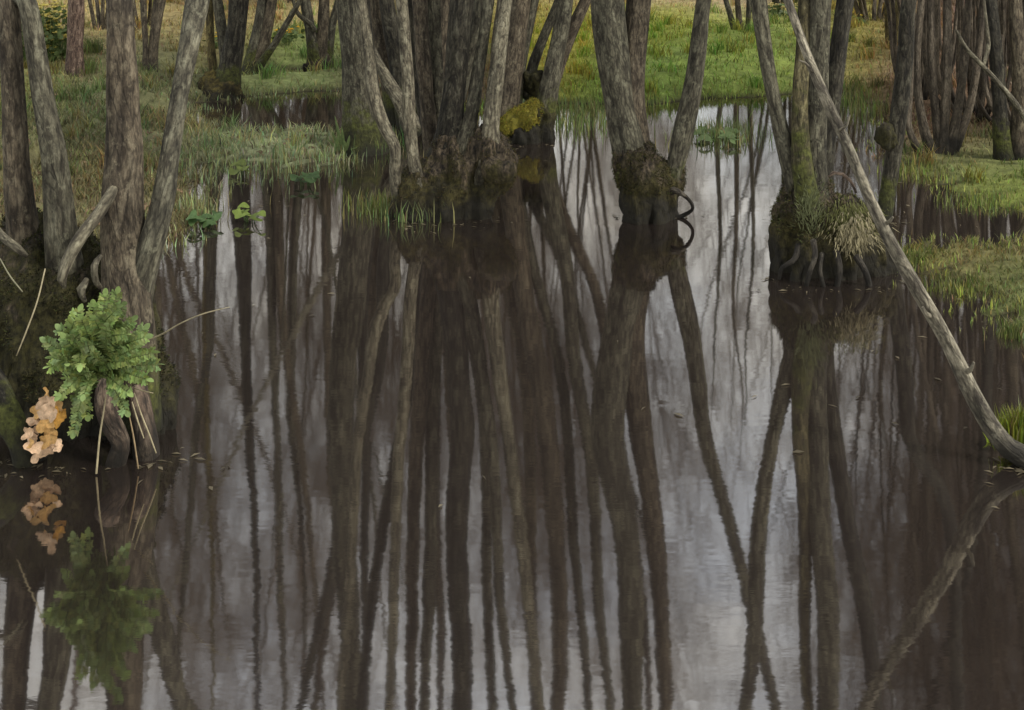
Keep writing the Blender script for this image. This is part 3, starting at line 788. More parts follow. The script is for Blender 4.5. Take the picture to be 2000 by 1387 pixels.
# hanging straw fringe on the right of the stool and ferny lichen on its front
def fringe(parent, cx, cy, d, n, sx, sy, col, L, seed, name='fringe', down=True):
    r4 = np.random.RandomState(seed)
    f = MB()
    for k in range(n):
        x, y = cx + r4.randn() * sx, cy + r4.randn() * sy
        p = P(x, y, d + r4.randn() * 0.03)
        az = (x - cx) / (2.5 * sx) + r4.randn() * 0.35
        l_ = L * r4.uniform(0.4, 1.2)
        dv = np.array((math.sin(az), -0.35, -math.cos(az) if down else math.cos(az))) * l_
        s_ = np.array((math.cos(az), 0.3 * r4.randn(), 0.2)) * 0.0022
        f.add([p - s_, p + s_, p + dv * 0.5 + s_ * 0.8 + np.array((0, -0.01, 0)), p + dv * 0.5 - s_ * 0.8 + np.array((0, -0.01, 0)), p + dv], [(0, 1, 2, 3)], [(3, 2, 4)], None, np.tile(np.clip(np.array(col) * r4.uniform(0.45, 1.35), 0, 0.6), (5, 1)))
    o = f.build(name, BLADE, parent); o['kind'] = 'stuff'
    return o
fringe(t5, 1672, 458, 5.86, 620, 24, 18, (0.24, 0.21, 0.12), 0.034, 3)
fringe(t5, 1655, 425, 5.95, 700, 26, 20, (0.10, 0.105, 0.03), 0.03, 4, 'moss')
fringe(t5, 1585, 415, 5.93, 420, 14, 26, (0.14, 0.155, 0.075), 0.04, 5, 'lichen', False)

# --- dark leaning stem with a burl
t6 = tree('alder_tree', 'dark leaning alder stem with a round burl standing by the right bank', 'tree', (*G(1720, 432), 0), [
    ([D(1716, 470, 6.9, 40), D(1722, 430, 6.9, 34), D(1732, 370, 6.9, 30), D(1743, 300, 6.9, 30), D(1758, 200, 6.9, 32), D(1770, 100, 6.9, 30), D(1778, 0, 6.9, 28), M(1835, 950, 7.0, 26), M(1865, 1300, 7.05, 24)], DARK),
], 7, 61, crown_from=3.4, seg=24)
chain_mass([[(1745, 272, 6.9, 24), (1732, 268, 6.87, 30), (1722, 262, 6.86, 20)], [(1730, 270, 6.87, 28), (1726, 280, 6.86, 16)]], 0.010, 'burl', MOSSY, t6, 0.022, 20, part='burl')

# --- bare pole leaning across the right side
pm = MB()
pole_spec = [(2120, 960, 4.0, 66), (2040, 918, 4.02, 52), (2000, 898, 4.03, 46), (1970, 880, 4.04, 41), (1943, 848, 4.06, 37), (1912, 795, 4.08, 34), (1860, 690, 4.1, 31), (1790, 560, 4.12, 28), (1722, 430, 4.15, 25), (1662, 300, 4.2, 22), (1602, 170, 4.25, 20), (1566, 80, 4.3, 18), (1536, 0, 4.35, 17), (1490, -120, 4.4, 14), (1440, -260, 4.5, 11), (1400, -390, 4.6, 5)]
tp = thing('leaning_pole', 'long bare pale sapling leaning left across the right side from the water', 'dead sapling', (*G(2000, 905), 0))
p2, r2 = resample([P(*s[:3]) for s in pole_spec], [s[3] * 0.5 * s[2] / FPX for s in pole_spec], 0.025)
ka = np.arange(len(p2)) * 0.025
p2 = p2 + np.stack([np.sin(ka * 5.1) + 0.6 * np.sin(ka * 11 + 1), np.sin(ka * 4.3 + 2), 0.5 * np.sin(ka * 8)], 1) * 0.005
r2 = r2 * (1 + 0.10 * np.maximum(0, np.sin(ka * 9.0 + np.sin(ka * 3.1) * 2)) ** 6)
tube(pm, p2, r2, 18, 0.12, 77)
pm.build('trunk', POLE, tp)
limb(tp, 'twig', [(1672, 376, 4.15, 5), (1660, 352, 4.13, 6), (1645, 340, 4.12, 7), (1628, 338, 4.11, 8), (1618, 345, 4.11, 4)], ROOT, 2, 6)
limb(tp, 'twig', [(1586, 140, 4.26, 8), (1572, 122, 4.25, 4), (1560, 118, 4.24, 3)], POLE, 2, 6)

for k, pp in enumerate(([(1725, 440, 4.15, 10), (1738, 432, 4.12, 7), (1744, 424, 4.11, 5)], [(1822, 618, 4.1, 11), (1808, 612, 4.07, 8), (1802, 600, 4.06, 5)], [(1880, 730, 4.08, 12), (1896, 722, 4.06, 9), (1902, 708, 4.05, 5)], [(1640, 255, 4.2, 8), (1654, 244, 4.18, 5), (1660, 225, 4.18, 3)])):
    limb(tp, 'stub', pp, POLE, 90 + k, 8)
# --- right bank thicket
tree('willow_clump', 'fan of brown stems spreading from one foot on the right bank', 'shrub', (*G(1835, 300), 0), [
    ([D(1832, 318, 8.4, 34), D(1812, 270, 8.42, 20), D(1798, 200, 8.45, 17), D(1792, 100, 8.5, 16), D(1800, 0, 8.55, 14), M(1790, 900, 8.8, 12)], THICKET),
    ([D(1836, 318, 8.4, 34), D(1830, 260, 8.42, 19), D(1822, 180, 8.45, 17), D(1818, 80, 8.5, 17), D(1818, 0, 8.55, 14), M(1815, 900, 8.8, 12)], THICKET),
    ([D(1840, 318, 8.4, 34), D(1846, 240, 8.42, 20), D(1850, 150, 8.45, 19), D(1848, 0, 8.55, 16), M(1850, 900, 8.8, 12)], THICKET),
    ([D(1845, 315, 8.4, 34), D(1866, 250, 8.42, 19), D(1880, 170, 8.45, 17), D(1888, 80, 8.5, 16), D(1892, 0, 8.55, 14), M(1905, 900, 8.8, 12)], THICKET),
    ([D(1850, 312, 8.45, 27), D(1888, 230, 8.5, 16), D(1908, 140, 8.55, 14), D(1922, 0, 8.65, 13), M(1945, 900, 8.9, 10)], THICKET),
    ([D(1815, 318, 8.4, 20), D(1790, 290, 8.35, 16), D(1775, 255, 8.35, 13), D(1776, 180, 8.4, 12), D(1785, 0, 8.5, 10)], THICKET),
], 6.5, 71, crown_from=2.4, kids=(5, 4))
tree('alder_tree', 'two brown stems at the right edge above the grassy bank', 'tree', (*G(1958, 312), 0), [
    ([D(1962, 325, 8.2, 46), D(1956, 280, 8.22, 34), D(1950, 180, 8.25, 29), D(1940, 60, 8.3, 26), D(1934, 0, 8.35, 25), M(1920, 900, 8.5, 20)], DARK),
    ([D(1990, 325, 8.2, 40), D(1992, 200, 8.25, 30), D(1985, 60, 8.3, 26), D(1980, 0, 8.35, 25), M(1975, 900, 8.5, 20)], FAR),
], 6.5, 72, crown_from=2.4, kids=(5, 4))
tb = thing('fallen_branch', 'thin pale dead branch slanting through the brown thicket at upper right', 'dead branch', tuple(P(1990, 320, 8.0)))
limb(tb, 'stem', [(1868, 60, 8.1, 7), (1885, 92, 8.1, 9), (1920, 130, 8.08, 10), (1952, 165, 8.05, 11), (1985, 205, 8.02, 12), (2040, 320, 8.0, 14)], PALE, 4, 8)
limb(tb, 'twig', [(1920, 130, 8.08, 9), (1930, 95, 8.1, 8), (1926, 40, 8.12, 6), (1922, 0, 8.14, 5)], PALE, 5, 6)

# --- left background
tree('alder_tree', 'single reddish straight alder on the left bank between two nearer stems', 'tree', (*G(145, 182), 0), [
    ([D(146, 196, 10.8, 60), D(146, 175, 10.85, 42), D(146, 140, 10.9, 35), D(146, 80, 10.95, 31), D(148, 0, 11, 30), M(150, 700, 11.2, 20), M(155, 1200, 11.4, 12)], bark_mat('bark_red', (0.15, 0.10, 0.072), (0.22, 0.16, 0.12), (0.06, 0.038, 0.028), moss_h=0.2)),
], 8, 81, crown_from=4)
tB = tree('alder_tree', 'dark alder leaning right above the small pool from an ochre hummock', 'tree', (*G(440, 192), 0), [
    ([D(436, 210, 10.6, 70), D(443, 170, 10.65, 52), D(452, 120, 10.7, 40), D(462, 60, 10.75, 38), D(467, 0, 10.8, 38), M(480, 700, 11, 20), M(500, 1200, 11.2, 12)], DARK),
    ([D(444, 170, 10.8, 34), D(438, 110, 10.85, 22), D(432, 60, 10.9, 20), D(424, 0, 10.95, 19), M(405, 700, 11.2, 16)], GREY),
    ([D(418, 165, 10.9, 22), D(412, 80, 10.95, 16), D(410, 0, 11, 15), M(400, 700, 11.2, 12)], bark_mat('bark_ochre', (0.13, 0.105, 0.04), (0.18, 0.15, 0.06), (0.06, 0.045, 0.02))),
], 8, 82, crown_from=4)
chain_mass([[(390, 175, 10.75, 40), (412, 172, 10.7, 64), (440, 180, 10.65, 70), (450, 200, 10.62, 60)], [(415, 190, 10.6, 60), (420, 225, 10.5, 80)], [(388, 210, 10.6, 50), (384, 235, 10.5, 50)]], 0.025, 'stump', bark_mat('hummock', (0.085, 0.06, 0.03), (0.13, 0.10, 0.05), (0.03, 0.022, 0.012), moss=(0.075, 0.06, 0.015), moss_h=0.6, attr=False), tB, 0.02, 22)
tree('alder_tree', 'alder with a thin side bough slanting up to the right beside the small pool', 'tree', (*G(492, 155), 0), [
    ([D(486, 168, 11.5, 56), D(494, 130, 11.6, 38), D(502, 90, 11.65, 30), D(510, 40, 11.7, 27), D(515, 0, 11.75, 25), M(535, 700, 12, 15), M(550, 1200, 12.2, 14)], GREY),
    ([D(494, 150, 11.6, 40), D(508, 115, 11.6, 24), D(520, 60, 11.65, 21), D(530, 0, 11.7, 20), M(560, 700, 12, 16)], FAR),
    ([D(494, 150, 11.5, 24), D(512, 122, 11.5, 16), D(535, 88, 11.5, 13), D(560, 45, 11.5, 11), D(586, 0, 11.5, 9), M(700, 800, 11.8, 6)], GREY),
], 8, 83, crown_from=4)
tD = tree('alder_tree', 'several thin stems on a dark brown tussock beyond the small pool', 'tree', (*G(628, 150), 0), [
    ([D(622, 140, 11.8, 44), D(614, 95, 11.8, 27), D(604, 50, 11.85, 22), D(594, 0, 11.9, 20), M(570, 700, 12.2, 16)], GREY),
    ([D(630, 140, 11.8, 44), D(631, 90, 11.8, 28), D(630, 40, 11.85, 23), D(632, 0, 11.9, 20), M(640, 700, 12.2, 16)], FAR),
    ([D(636, 135, 11.8, 30), D(645, 85, 11.8, 17), D(652, 40, 11.85, 15), D(662, 0, 11.9, 13), M(690, 700, 12.2, 10)], GREY),
    ([D(616, 60, 11.75, 12), D(606, 46, 11.75, 10), D(585, 30, 11.75, 8), D(575, 5, 11.75, 7), D(570, -30, 11.75, 5)], GREY),
], 7.5, 84, crown_from=4)
chain_mass([[(604, 130, 11.8, 30), (620, 135, 11.75, 52), (645, 138, 11.75, 50)], [(608, 150, 11.7, 40), (630, 158, 11.65, 60), (652, 155, 11.7, 44)]], 0.025, 'stump', bark_mat('tussock', (0.06, 0.04, 0.026), (0.10, 0.07, 0.045), (0.02, 0.014, 0.01), attr=False), tD, 0.02, 23)
tree('alder_tree', 'three thin stems together on the bright green far meadow', 'tree', (*G(1442, 80), 0), [
    ([D(1440, 90, 13.9, 30), D(1432, 50, 14, 12), D(1424, 20, 14, 11), D(1418, 0, 14.05, 10), M(1405, 500, 14.3, 8)], GREY),
    ([D(1446, 90, 13.9, 30), D(1446, 50, 14, 12), D(1442, 0, 14.05, 11), M(1436, 500, 14.3, 8)], FAR),
    ([D(1458, 90, 13.9, 24), D(1460, 50, 14, 10), D(1462, 0, 14.05, 9), M(1470, 500, 14.3, 7)], GREY),
], 4.6, 85, crown_from=2.5, nbr=4)
# bushes of thin stems
def bush(label, bx, by, n, spread, topx, wpx, seed, mat, top=5, nm='willow_clump', cf=2.0, nbr=5):
    rnd = random.Random(seed)
    d0 = FPX * EYE / (by - HZ)
    st = []
    for k in range(n):
        f = (k + 0.5) / n * 2 - 1 + rnd.uniform(-0.15, 0.15)
        d = d0 + rnd.uniform(-0.3, 0.3)
        st.append(([D(bx + f * spread * 0.25, by + 6, d, wpx * 1.4), D(bx + f * spread * 0.6, by - 35, d, wpx), D(bx + f * topx, min(by - 80, 0), d + rnd.uniform(-.2, .2), wpx * 0.8)], mat))
    return tree(nm, label, 'shrub', (*G(bx, by), 0), st, top, seed, crown_from=cf, nbr=nbr, seg=8, step=0.1, rough=0.05, kids=(5, 4))
tree('alder_tree', 'slim alder leaning right on the slope between the two rightmost near left stems', 'tree', (*G(292, 150), 0), [
    ([D(292, 158, 11.5, 26), D(296, 100, 11.6, 14), D(306, 0, 11.8, 13), M(332, 530, 12.2, 14), M(385, 760, 12.6, 13), M(420, 1000, 13, 9)], FAR),
    ([D(296, 158, 11.5, 24), D(304, 90, 11.6, 13), D(318, 0, 11.8, 12), M(360, 530, 12.2, 13), M(440, 700, 12.6, 12), M(500, 850, 13, 9)], FAR),
    ([D(288, 158, 11.5, 24), D(284, 90, 11.6, 12), D(282, 0, 11.8, 11), M(300, 480, 12.2, 12), M(330, 900, 12.6, 9)], FAR),
], 6.5, 110, crown_from=4)
bush('bush of thin brown stems behind the tallest left stem', 285, 82, 7, 40, 36, 9, 91, FAR)
bush('thin stemmed bush on the far left slope', 200, 84, 5, 30, 30, 9, 92, FAR)
bush('brown bush of upright stems right of the far meadow', 1706, 68, 9, 60, 55, 9, 93, FAR)
bush('olive grey bush at the edge of the far meadow behind the right clump', 1535, 42, 8, 40, 36, 9, 94, GREY)
bush('brown thicket bush just behind the dark burled stem', 1800, 200, 18, 80, 80, 9, 95, THICKET)
bush('brown thicket bush at the far right behind the bank', 1905, 235, 26, 120, 100, 9, 96, THICKET)
bush('brown thicket bush at the right margin over the bank', 2010, 265, 24, 130, 110, 9, 97, THICKET)
bush('brown thicket bush behind the fan of stems on the right bank', 1850, 140, 14, 110, 100, 8, 99, THICKET)
bush('brown thicket bush deepest in the upper right corner', 1980, 150, 14, 110, 100, 8, 100, THICKET)
bush('single ochre stemmed bush between far grass and dark burled stem', 1742, 115, 3, 20, 16, 11, 98, bpy.data.materials['bark_ochre'])

bush('bushy twigs behind the brown bush right of the far meadow', 1690, 20, 9, 60, 90, 7, 113, TWIG, top=4.5, cf=0.9, nbr=12)
bush('bushy twigs behind the ochre stemmed bush', 1760, 40, 9, 60, 90, 7, 114, TWIG, top=4.5, cf=0.9, nbr=12)
for k, (bx_, by_) in enumerate(((545, 40), (630, 34), (668, 22), (1725, 30))):
    bush(['low twiggy bush beyond the small pool, straight above the marigolds', 'low twiggy bush beyond the small pool, behind the brown tussock', 'low twiggy bush beyond the small pool, beside the broad grey stem', 'low twiggy bush far behind the channel by the right clump'][k], bx_, by_, 10, 60, 70, 6, 130 + k, THICKET, top=1.5, cf=0.3, nbr=12)
# --- the wood behind: slim bare alders, four kinds copied about
WOOD = 'bare trees of the wood beyond the pond'
def wood_tree(seed, n, top, spread):
    rnd = random.Random(seed)
    t = tag(empty('bare_tree', (0, 0, 0)), 'slim bare brown tree of the wood beyond the far bank', 'tree', WOOD)
    KIDS[t.name] = []
    cm = MB(); sm = MB()
    for k in range(n):
        az = rnd.uniform(0, 6.283)
        hgt = top * rnd.uniform(0.8, 1.1)
        pts = [np.array((0, 0, -0.25))]
        dv = np.array((math.cos(az) * spread, math.sin(az) * spread, 1.0)); dv /= np.linalg.norm(dv)
        pts[0] = pts[0] + np.array((math.cos(az), math.sin(az), 0)) * 0.07
        m_ = 8
        for i in range(m_):
            dv = dv + np.array([rnd.gauss(0, 0.04), rnd.gauss(0, 0.04), 0.03]); dv /= np.linalg.norm(dv)
            pts.append(pts[-1] + dv * hgt / m_)
        rad = np.linspace(rnd.uniform(0.020, 0.040), 0.004, m_ + 1)
        p2, r2 = resample(pts, rad, 0.2)
        tube(sm, p2, r2, 8, 0.05, seed + k)
        for _ in range(20):
            i = int(len(p2) * rnd.uniform(0.42, 0.98)); i = min(i, len(p2) - 2)
            a2 = rnd.uniform(0, 6.283)
            ax = p2[i + 1] - p2[i]; ax /= np.linalg.norm(ax)
            dd = ax * 0.8 + np.array([math.cos(a2), math.sin(a2), 0.1]) * 0.62; dd /= np.linalg.norm(dd)
            grow(cm, p2[i], dd, rnd.uniform(0.9, 2.0), max(r2[i] * 0.4, 0.008), 1, rnd, kids=(8, 6))
    KIDS[t.name].append(sm.build('trunk', FAR, t))
    KIDS[t.name].append(cm.build('crown', TWIG, t))
    return t
protos = [wood_tree(201, 4, 8.0, 0.14), wood_tree(202, 3, 9.0, 0.09), wood_tree(203, 6, 7.0, 0.20), wood_tree(204, 3, 9.5, 0.06), wood_tree(205, 5, 6.5, 0.22)]
rw = random.Random(12)
spots = []
spots += [(-220, 0), (60, -20), (215, 12), (395, -8), (520, -28), (650, 0), (735, -30), (830, 10), (890, -34), (960, 6), (1062, 0), (1120, -22), (1172, 4)]
spots += [(-300, -90), (100, -100), (640, -75), (900, -80), (1110, -70)]
for k in range(6): spots.append((rw.uniform(1780, 2500), rw.uniform(-30, 90)))
for k in range(3): spots.append((rw.uniform(1800, 2500), rw.uniform(-120, -40)))
for k in range(5): spots.append((rw.uniform(1180, 1620), rw.uniform(-165, -140)))
used = set()
for k, (x, y) in enumerate(spots):
    i = k % len(protos)
    o = protos[i] if i not in used else copy_tree(protos[i])
    used.add(i)
    gx = G(x, y)
    z = float(height(np.array([gx]))[0])
    o.location = (gx[0], gx[1], z)
    s_ = rw.uniform(0.9, 1.15)
    o.rotation_euler = (0, 0, rw.uniform(0, 6.28))
    o.scale = (s_, s_, s_ * rw.uniform(0.95, 1.08))

# ------------------------------------------------------------------ green plant, fungus, twigs at the left foot
def leaflet(mb, p, d, side, L, wd, col, cup=0.15):
    d = d / (np.linalg.norm(d) + 1e-9); side = side - d * (side @ d); side = side / (np.linalg.norm(side) + 1e-9)
    nrm = np.cross(d, side)
    prof = [(0, 0.10), (0.22, 0.72), (0.5, 1.0), (0.8, 0.74), (1.0, 0.2)]
    v = []
    for t_, w_ in prof:
        c = p + d * L * t_ - nrm * cup * L * (t_ * t_) * 0.6
        v += [c - side * wd * w_ * 0.5 + nrm * cup * wd * 0.6 * w_, c - nrm * 0.0, c + side * wd * w_ * 0.5 + nrm * cup * wd * 0.6 * w_]
    q = []
    for k in range(len(prof) - 1):
        a = k * 3
        q += [(a, a + 1, a + 4, a + 3), (a + 1, a + 2, a + 5, a + 4)]
    mb.add(v, q, None, None, np.tile(col, (len(v), 1)))
plant = thing('leafy_plant', 'bright green lobed leafy plant growing from the dark mossy stool', 'plant', tuple(P(205, 735, 4.02)))
rf = random.Random(6)
root_p = P(205, 725, 4.06)
targets = []
for x, y in ((205, 580), (228, 576), (182, 600), (240, 600), (160, 625), (212, 620), (258, 628), (120, 645), (150, 655), (190, 650), (235, 650), (280, 645), (92, 668), (118, 690), (296, 690), (305, 712), (265, 680), (210, 690), (160, 695), (100, 715), (130, 735), (180, 740), (240, 735), (285, 740), (120, 770), (150, 785), (170, 810), (145, 840), (165, 770), (248, 765), (245, 800), (105, 700), (200, 668), (225, 705), (255, 715), (140, 715)):
    targets.append(P(x, y, rf.uniform(3.84, 4.0)))
for k in range(34):
    a_ = rf.uniform(0, 6.28); q_ = math.sqrt(rf.random())
    targets.append(P(200 + 88 * q_ * math.cos(a_), 668 + 70 * q_ * math.sin(a_), rf.uniform(3.80, 3.98)))
for k, tg in enumerate(targets):
    fm = MB()
    start = root_p + np.array((rf.uniform(-.03, .03), rf.uniform(-0.03, 0.0), rf.uniform(-.02, .02)))
    if k >= 36:
        start = start * 0.55 + tg * 0.45 + np.array((rf.uniform(-.05, .05), 0.03, rf.uniform(-.05, .03)))
    mid = (start + tg) / 2 + np.array((rf.uniform(-.01, .01), -0.05, 0.03))
    pts, rad = resample([start, mid, tg], [0.003, 0.0024, 0.001], 0.0075)
    tube(fm, pts, rad, 5, col=(0.10, 0.14, 0.04))
    n = len(pts)
    base = np.array((0.18, 0.25, 0.080)) * rf.uniform(0.75, 1.2)
    if rf.random() < 0.35: base = np.array((0.155, 0.215, 0.080)) * rf.uniform(0.8, 1.2)
    for i in range(n // 4, n):
        dd = pts[min(i + 1, n - 1)] - pts[max(i - 1, 0)]
        dd /= np.linalg.norm(dd) + 1e-9
        for sgn in (-1, 1):
            lat = np.cross(dd, np.array((0, -1, 0.15)))
            lat /= np.linalg.norm(lat) + 1e-9
            L = 0.020 * (1.05 - 0.55 * abs(i / n - 0.55)) * rf.uniform(0.75, 1.3)
            dv = lat * sgn + dd * 0.55 + np.array((0, rf.uniform(-.7, 0.1), rf.uniform(-.25, .25)))
            c = np.clip(base * rf.uniform(0.75, 1.3) * np.array((rf.uniform(.9, 1.2), 1, rf.uniform(.8, 1.1))), 0, 1)
            leaflet(fm, pts[i], dv, dd + np.array((0, 0.35 * rf.uniform(-1, 1), 0)), L, L * 0.5, c, rf.uniform(-0.1, 0.35))
            # lobes at the end of every leaflet
            tip = pts[i] + dv / np.linalg.norm(dv) * L * 0.6
            for s2 in (-1, 1):
                leaflet(fm, tip, dv + dd * s2 * 0.9 + np.array((0, rf.uniform(-.4, .1), 0)), dd, L * 0.62, L * 0.36, c * rf.uniform(0.9, 1.15), 0.2)
    leaflet(fm, pts[-1], pts[-1] - pts[-3], np.array((1, 0.2, 0.0)), 0.026, 0.018, base * 1.2)
    fm.build('frond', LEAF, plant)

fungus = thing('fungus_cluster', 'lumpy peach orange bracket fungus on the stool below the green plant', 'fungus', tuple(P(85, 890, 4.0)))
rg = random.Random(2)
def cap_mesh(c, r, tilt, col, seed):
    m = MB()
    rr = random.Random(seed)
    nr, ns = 7, 24
    v, ph = [], [rr.uniform(0, 6.28) for _ in range(3)]
    for side in (1, -1):
        for i in range(nr + 1):
            t_ = i / nr
            for j in range(ns):
                th = 2 * math.pi * j / ns
                e = 1 + 0.26 * math.sin(2 * th + ph[0]) + 0.20 * math.sin(3 * th + ph[1]) + 0.12 * math.sin(5 * th + ph[2]) + 0.06 * math.sin(9 * th + ph[0])
                z = side * r * (0.16 if side > 0 else 0.10) * (1 - t_ ** 2.2) - r * 0.25 * t_ + r * 0.26 * math.sin(3 * th + ph[1]) * t_ ** 2 + r * 0.10 * math.sin(7 * th + ph[2]) * t_ ** 2 + r * 0.4 * t_ ** 2
                v.append((r * t_ * e * math.cos(th), r * t_ * e * math.sin(th), z))
    v = np.array(v)
    cols_ = np.array([np.array(col) * (0.75 + 0.4 * (1 - math.hypot(p[0], p[1]) / r * 0.5)) for p in v])
    ax = np.array((math.sin(tilt[1]) * math.cos(tilt[0]), -math.cos(tilt[1]) * math.cos(tilt[0]), math.sin(tilt[0])))
    a = np.cross(ax, (0, 0, 1.0)); a /= np.linalg.norm(a)
    b = np.cross(ax, a)
    v = v[:, :1] * a + v[:, 1:2] * b + v[:, 2:] * ax + c
    q = []
    o = (nr + 1) * ns
    for s in range(2):
        for i in range(nr):
            for j in range(ns):
                j2 = (j + 1) % ns
                k = [s * o + i * ns + j, s * o + i * ns + j2, s * o + (i + 1) * ns + j2, s * o + (i + 1) * ns + j]
                q.append(k if s == 0 else k[::-1])
    m.add(v, q, None, None, np.clip(cols_, 0, 0.75))
    return m
caps = [(92, 768, 11), (86, 785, 14), (98, 790, 14), (78, 805, 16), (96, 808, 18), (115, 800, 15), (112, 815, 17), (70, 822, 15), (88, 828, 18), (120, 808, 12), (82, 843, 16), (97, 846, 15), (62, 850, 15), (76, 860, 18), (92, 862, 16), (55, 848, 11), (66, 875, 15), (84, 878, 17), (102, 868, 15), (115, 872, 11), (72, 888, 13), (60, 868, 12)]
for k, (x, y, r_) in enumerate(caps):
    col = (0.62, 0.43, 0.27) if rg.random() < 0.75 else (0.62, 0.38, 0.14)
    if (x, y) in ((120, 808), (112, 815)): col = (0.64, 0.34, 0.07)
    d = rg.uniform(3.96, 4.04)
    cap_mesh(P(x, y, d), r_ * 0.92 * d / FPX, (rg.uniform(-0.2, 0.95), rg.uniform(-0.95, 0.95)), np.array(col) * rg.uniform(0.8, 1.1), k).build('cap', PETAL, fungus)
limb(fungus, 'stalk', [(92, 775, 4.06, 14), (88, 820, 4.05, 26), (78, 865, 4.05, 30), (78, 905, 4.1, 26)], MOSSY, 3, 10)

STRAW, stt, stb = tint_mat('dry_stalk', 0.7, 0.0, 0.35, 40)
def stalk(label, pts, name='dry_stalk', col=(0.36, 0.31, 0.19), group=None):
    p2, r2 = resample([P(x, y, d) for x, y, d, w_ in pts], [w_ * 0.5 * d / FPX for x, y, d, w_ in pts], 0.02)
    m = MB(); tube(m, p2, r2 * 0.75, 6, 0.3, int(pts[0][0]), col=tuple(0.8 * x for x in col))
    o = m.build(name, STRAW)
    tag(o, label, 'dry stalk', group)
    return o
stalk('straight pale stalk dropping from the green plant into the water', [(210, 750, 3.97, 3), (203, 800, 3.97, 5), (195, 850, 3.97, 6), (188, 925, 3.97, 6)])
stalk('pale stalk slanting right of the brown root, farthest right of three', [(262, 768, 4.0, 3), (276, 810, 4.0, 4), (292, 850, 4.0, 4), (305, 885, 4.0, 3)])
stalk('short pale stalk between two others right of the brown root', [(258, 785, 4.0, 3), (270, 825, 4.0, 4), (281, 856, 4.0, 3)])
stalk('reddish straw stalk standing in water just right of the brown root', [(250, 800, 4.0, 3), (260, 850, 4.0, 5), (270, 915, 3.99, 4)], col=(0.30, 0.22, 0.12))
stalk('thin pale twig hanging down the upper left of the mossy stool', [(88, 525, 4.16, 4), (72, 590, 4.12, 4), (50, 650, 4.1, 4), (32, 695, 4.1, 3)])
stalk('pale twig reaching right over the water from the stool edge', [(280, 668, 4.1, 4), (318, 652, 4.05, 4), (350, 633, 4.0, 3), (400, 612, 3.95, 3), (448, 600, 3.92, 2)])
stalk('tiny pale twig sticking out right beneath the green plant', [(262, 758, 4.02, 3), (280, 764, 3.98, 3), (299, 768, 3.95, 2)])
stalk('forked grey twig low on the left of the mossy stool', [(0, 505, 4.12, 3), (20, 540, 4.1, 4), (44, 570, 4.1, 3)], col=(0.2, 0.19, 0.12))

# ------------------------------------------------------------------ water plants and flowers
def pad_plant(label, cx, cy, n, spread, seed, col=(0.06, 0.105, 0.035), size=0.042):
    rnd = random.Random(seed)
    gx = G(cx, cy)
    t = thing('water_plant', label, 'water plant', (gx[0], gx[1], 0))
    for k in range(n):
        m = MB()
        x, y = cx + rnd.uniform(-1, 1) * spread, cy + rnd.uniform(-1, 1) * spread * 0.28
        g0 = G(x, y)
        s = size * rnd.uniform(0.7, 1.25)
        ax = rnd.uniform(0, 6.28); tl = rnd.uniform(0.2, 0.7)
        cen = np.array((g0[0], g0[1], 0.03 + 0.03 * rnd.random()))
        ns = 16
        v = [cen]
        for j in range(ns + 1):
            th = -2.6 + 5.2 * j / ns
            rr = s * (1 + 0.06 * math.sin(5 * th + k))
            p = np.array((math.cos(th + ax) * rr, math.sin(th + ax) * rr * 0.8, 0.0))
            p[2] = tl * p[1] * 0.7 + 0.25 * s * math.sin(th * 2)
            v.append(cen + p)
        c = np.array(col) * rnd.uniform(0.7, 1.4)
        m.add(v, None, [(0, j + 1, j + 2) for j in range(ns)], None, np.tile(c, (len(v), 1)))
        m.build('leaf', LEAF, t)
        st = MB(); tube(st, [(gx[0], gx[1], -0.1), (g0[0] * 0.5 + gx[0] * 0.5, g0[1] * 0.5 + gx[1] * 0.5, 0.02), cen], [0.004, 0.003, 0.002], 5, col=(0.06, 0.10, 0.03))
        st.build('stalk', LEAF, t)
    return t
pad_plant('dark green floating leaves nearest the left clump', 408, 442, 8, 30, 1)
pad_plant('small bright green leaves on the water right of the dark floating leaves', 488, 432, 6, 24, 2, (0.11, 0.15, 0.03), 0.035)
pad_plant('dark green leaf cluster floating in front of the broad grey stem reflection', 598, 362, 6, 20, 3)
pad_plant('olive leaves among the sedge above the floating leaves', 470, 340, 5, 18, 4, (0.12, 0.15, 0.035), 0.035)
pad_plant('green leaves floating between the forked alder and the right clump', 1410, 275, 10, 40, 6, (0.09, 0.13, 0.05), 0.05)

def tuft(label, cx, cy, n, spread, hmin, hmax, col, seed, wd=0.006, lean=0.4, z=0.0, name='grass_tuft', yspread=0.25, kind=None):
    r5 = np.random.RandomState(seed)
    gx = G(cx, cy)
    d = gx[1]
    px = cx + r5.randn(n) * spread * 0.5
    py = cy + r5.randn(n) * spread * 0.5 * yspread
    b = np.array([[*G(a, c), 0] for a, c in zip(px, py)])
    b[:, 2] = z - 0.01
    m = MB()
    cols_ = jit(np.tile(np.array(col), (n, 1)), r5, 0.25)
    k = r5.rand(n) < 0.25
    cols_[k] = jit(np.tile(np.array((0.22, 0.21, 0.09)), (k.sum(), 1)), r5, 0.2) if k.sum() else cols_[k]
    blades(m, b, r5.uniform(hmin, hmax, n), r5.uniform(wd * 0.6, wd * 1.3, n), r5.uniform(0.05, lean, n), cols_, r5)
    o = m.build(name, BLADE)
    if n > 60: o.name = 'grass'; kind = 'stuff'
    return tag(o, label, 'grass tuft' if kind is None else 'grass', kind=kind)
tuft('pale green grass tuft fringing the left foot of the biggest clump', 800, 418, 420, 80, 0.04, 0.14, (0.13, 0.17, 0.065), 1)
tuft('yellowish grass tuft left of the foot of the biggest clump', 742, 408, 260, 60, 0.03, 0.11, (0.17, 0.19, 0.05), 2)
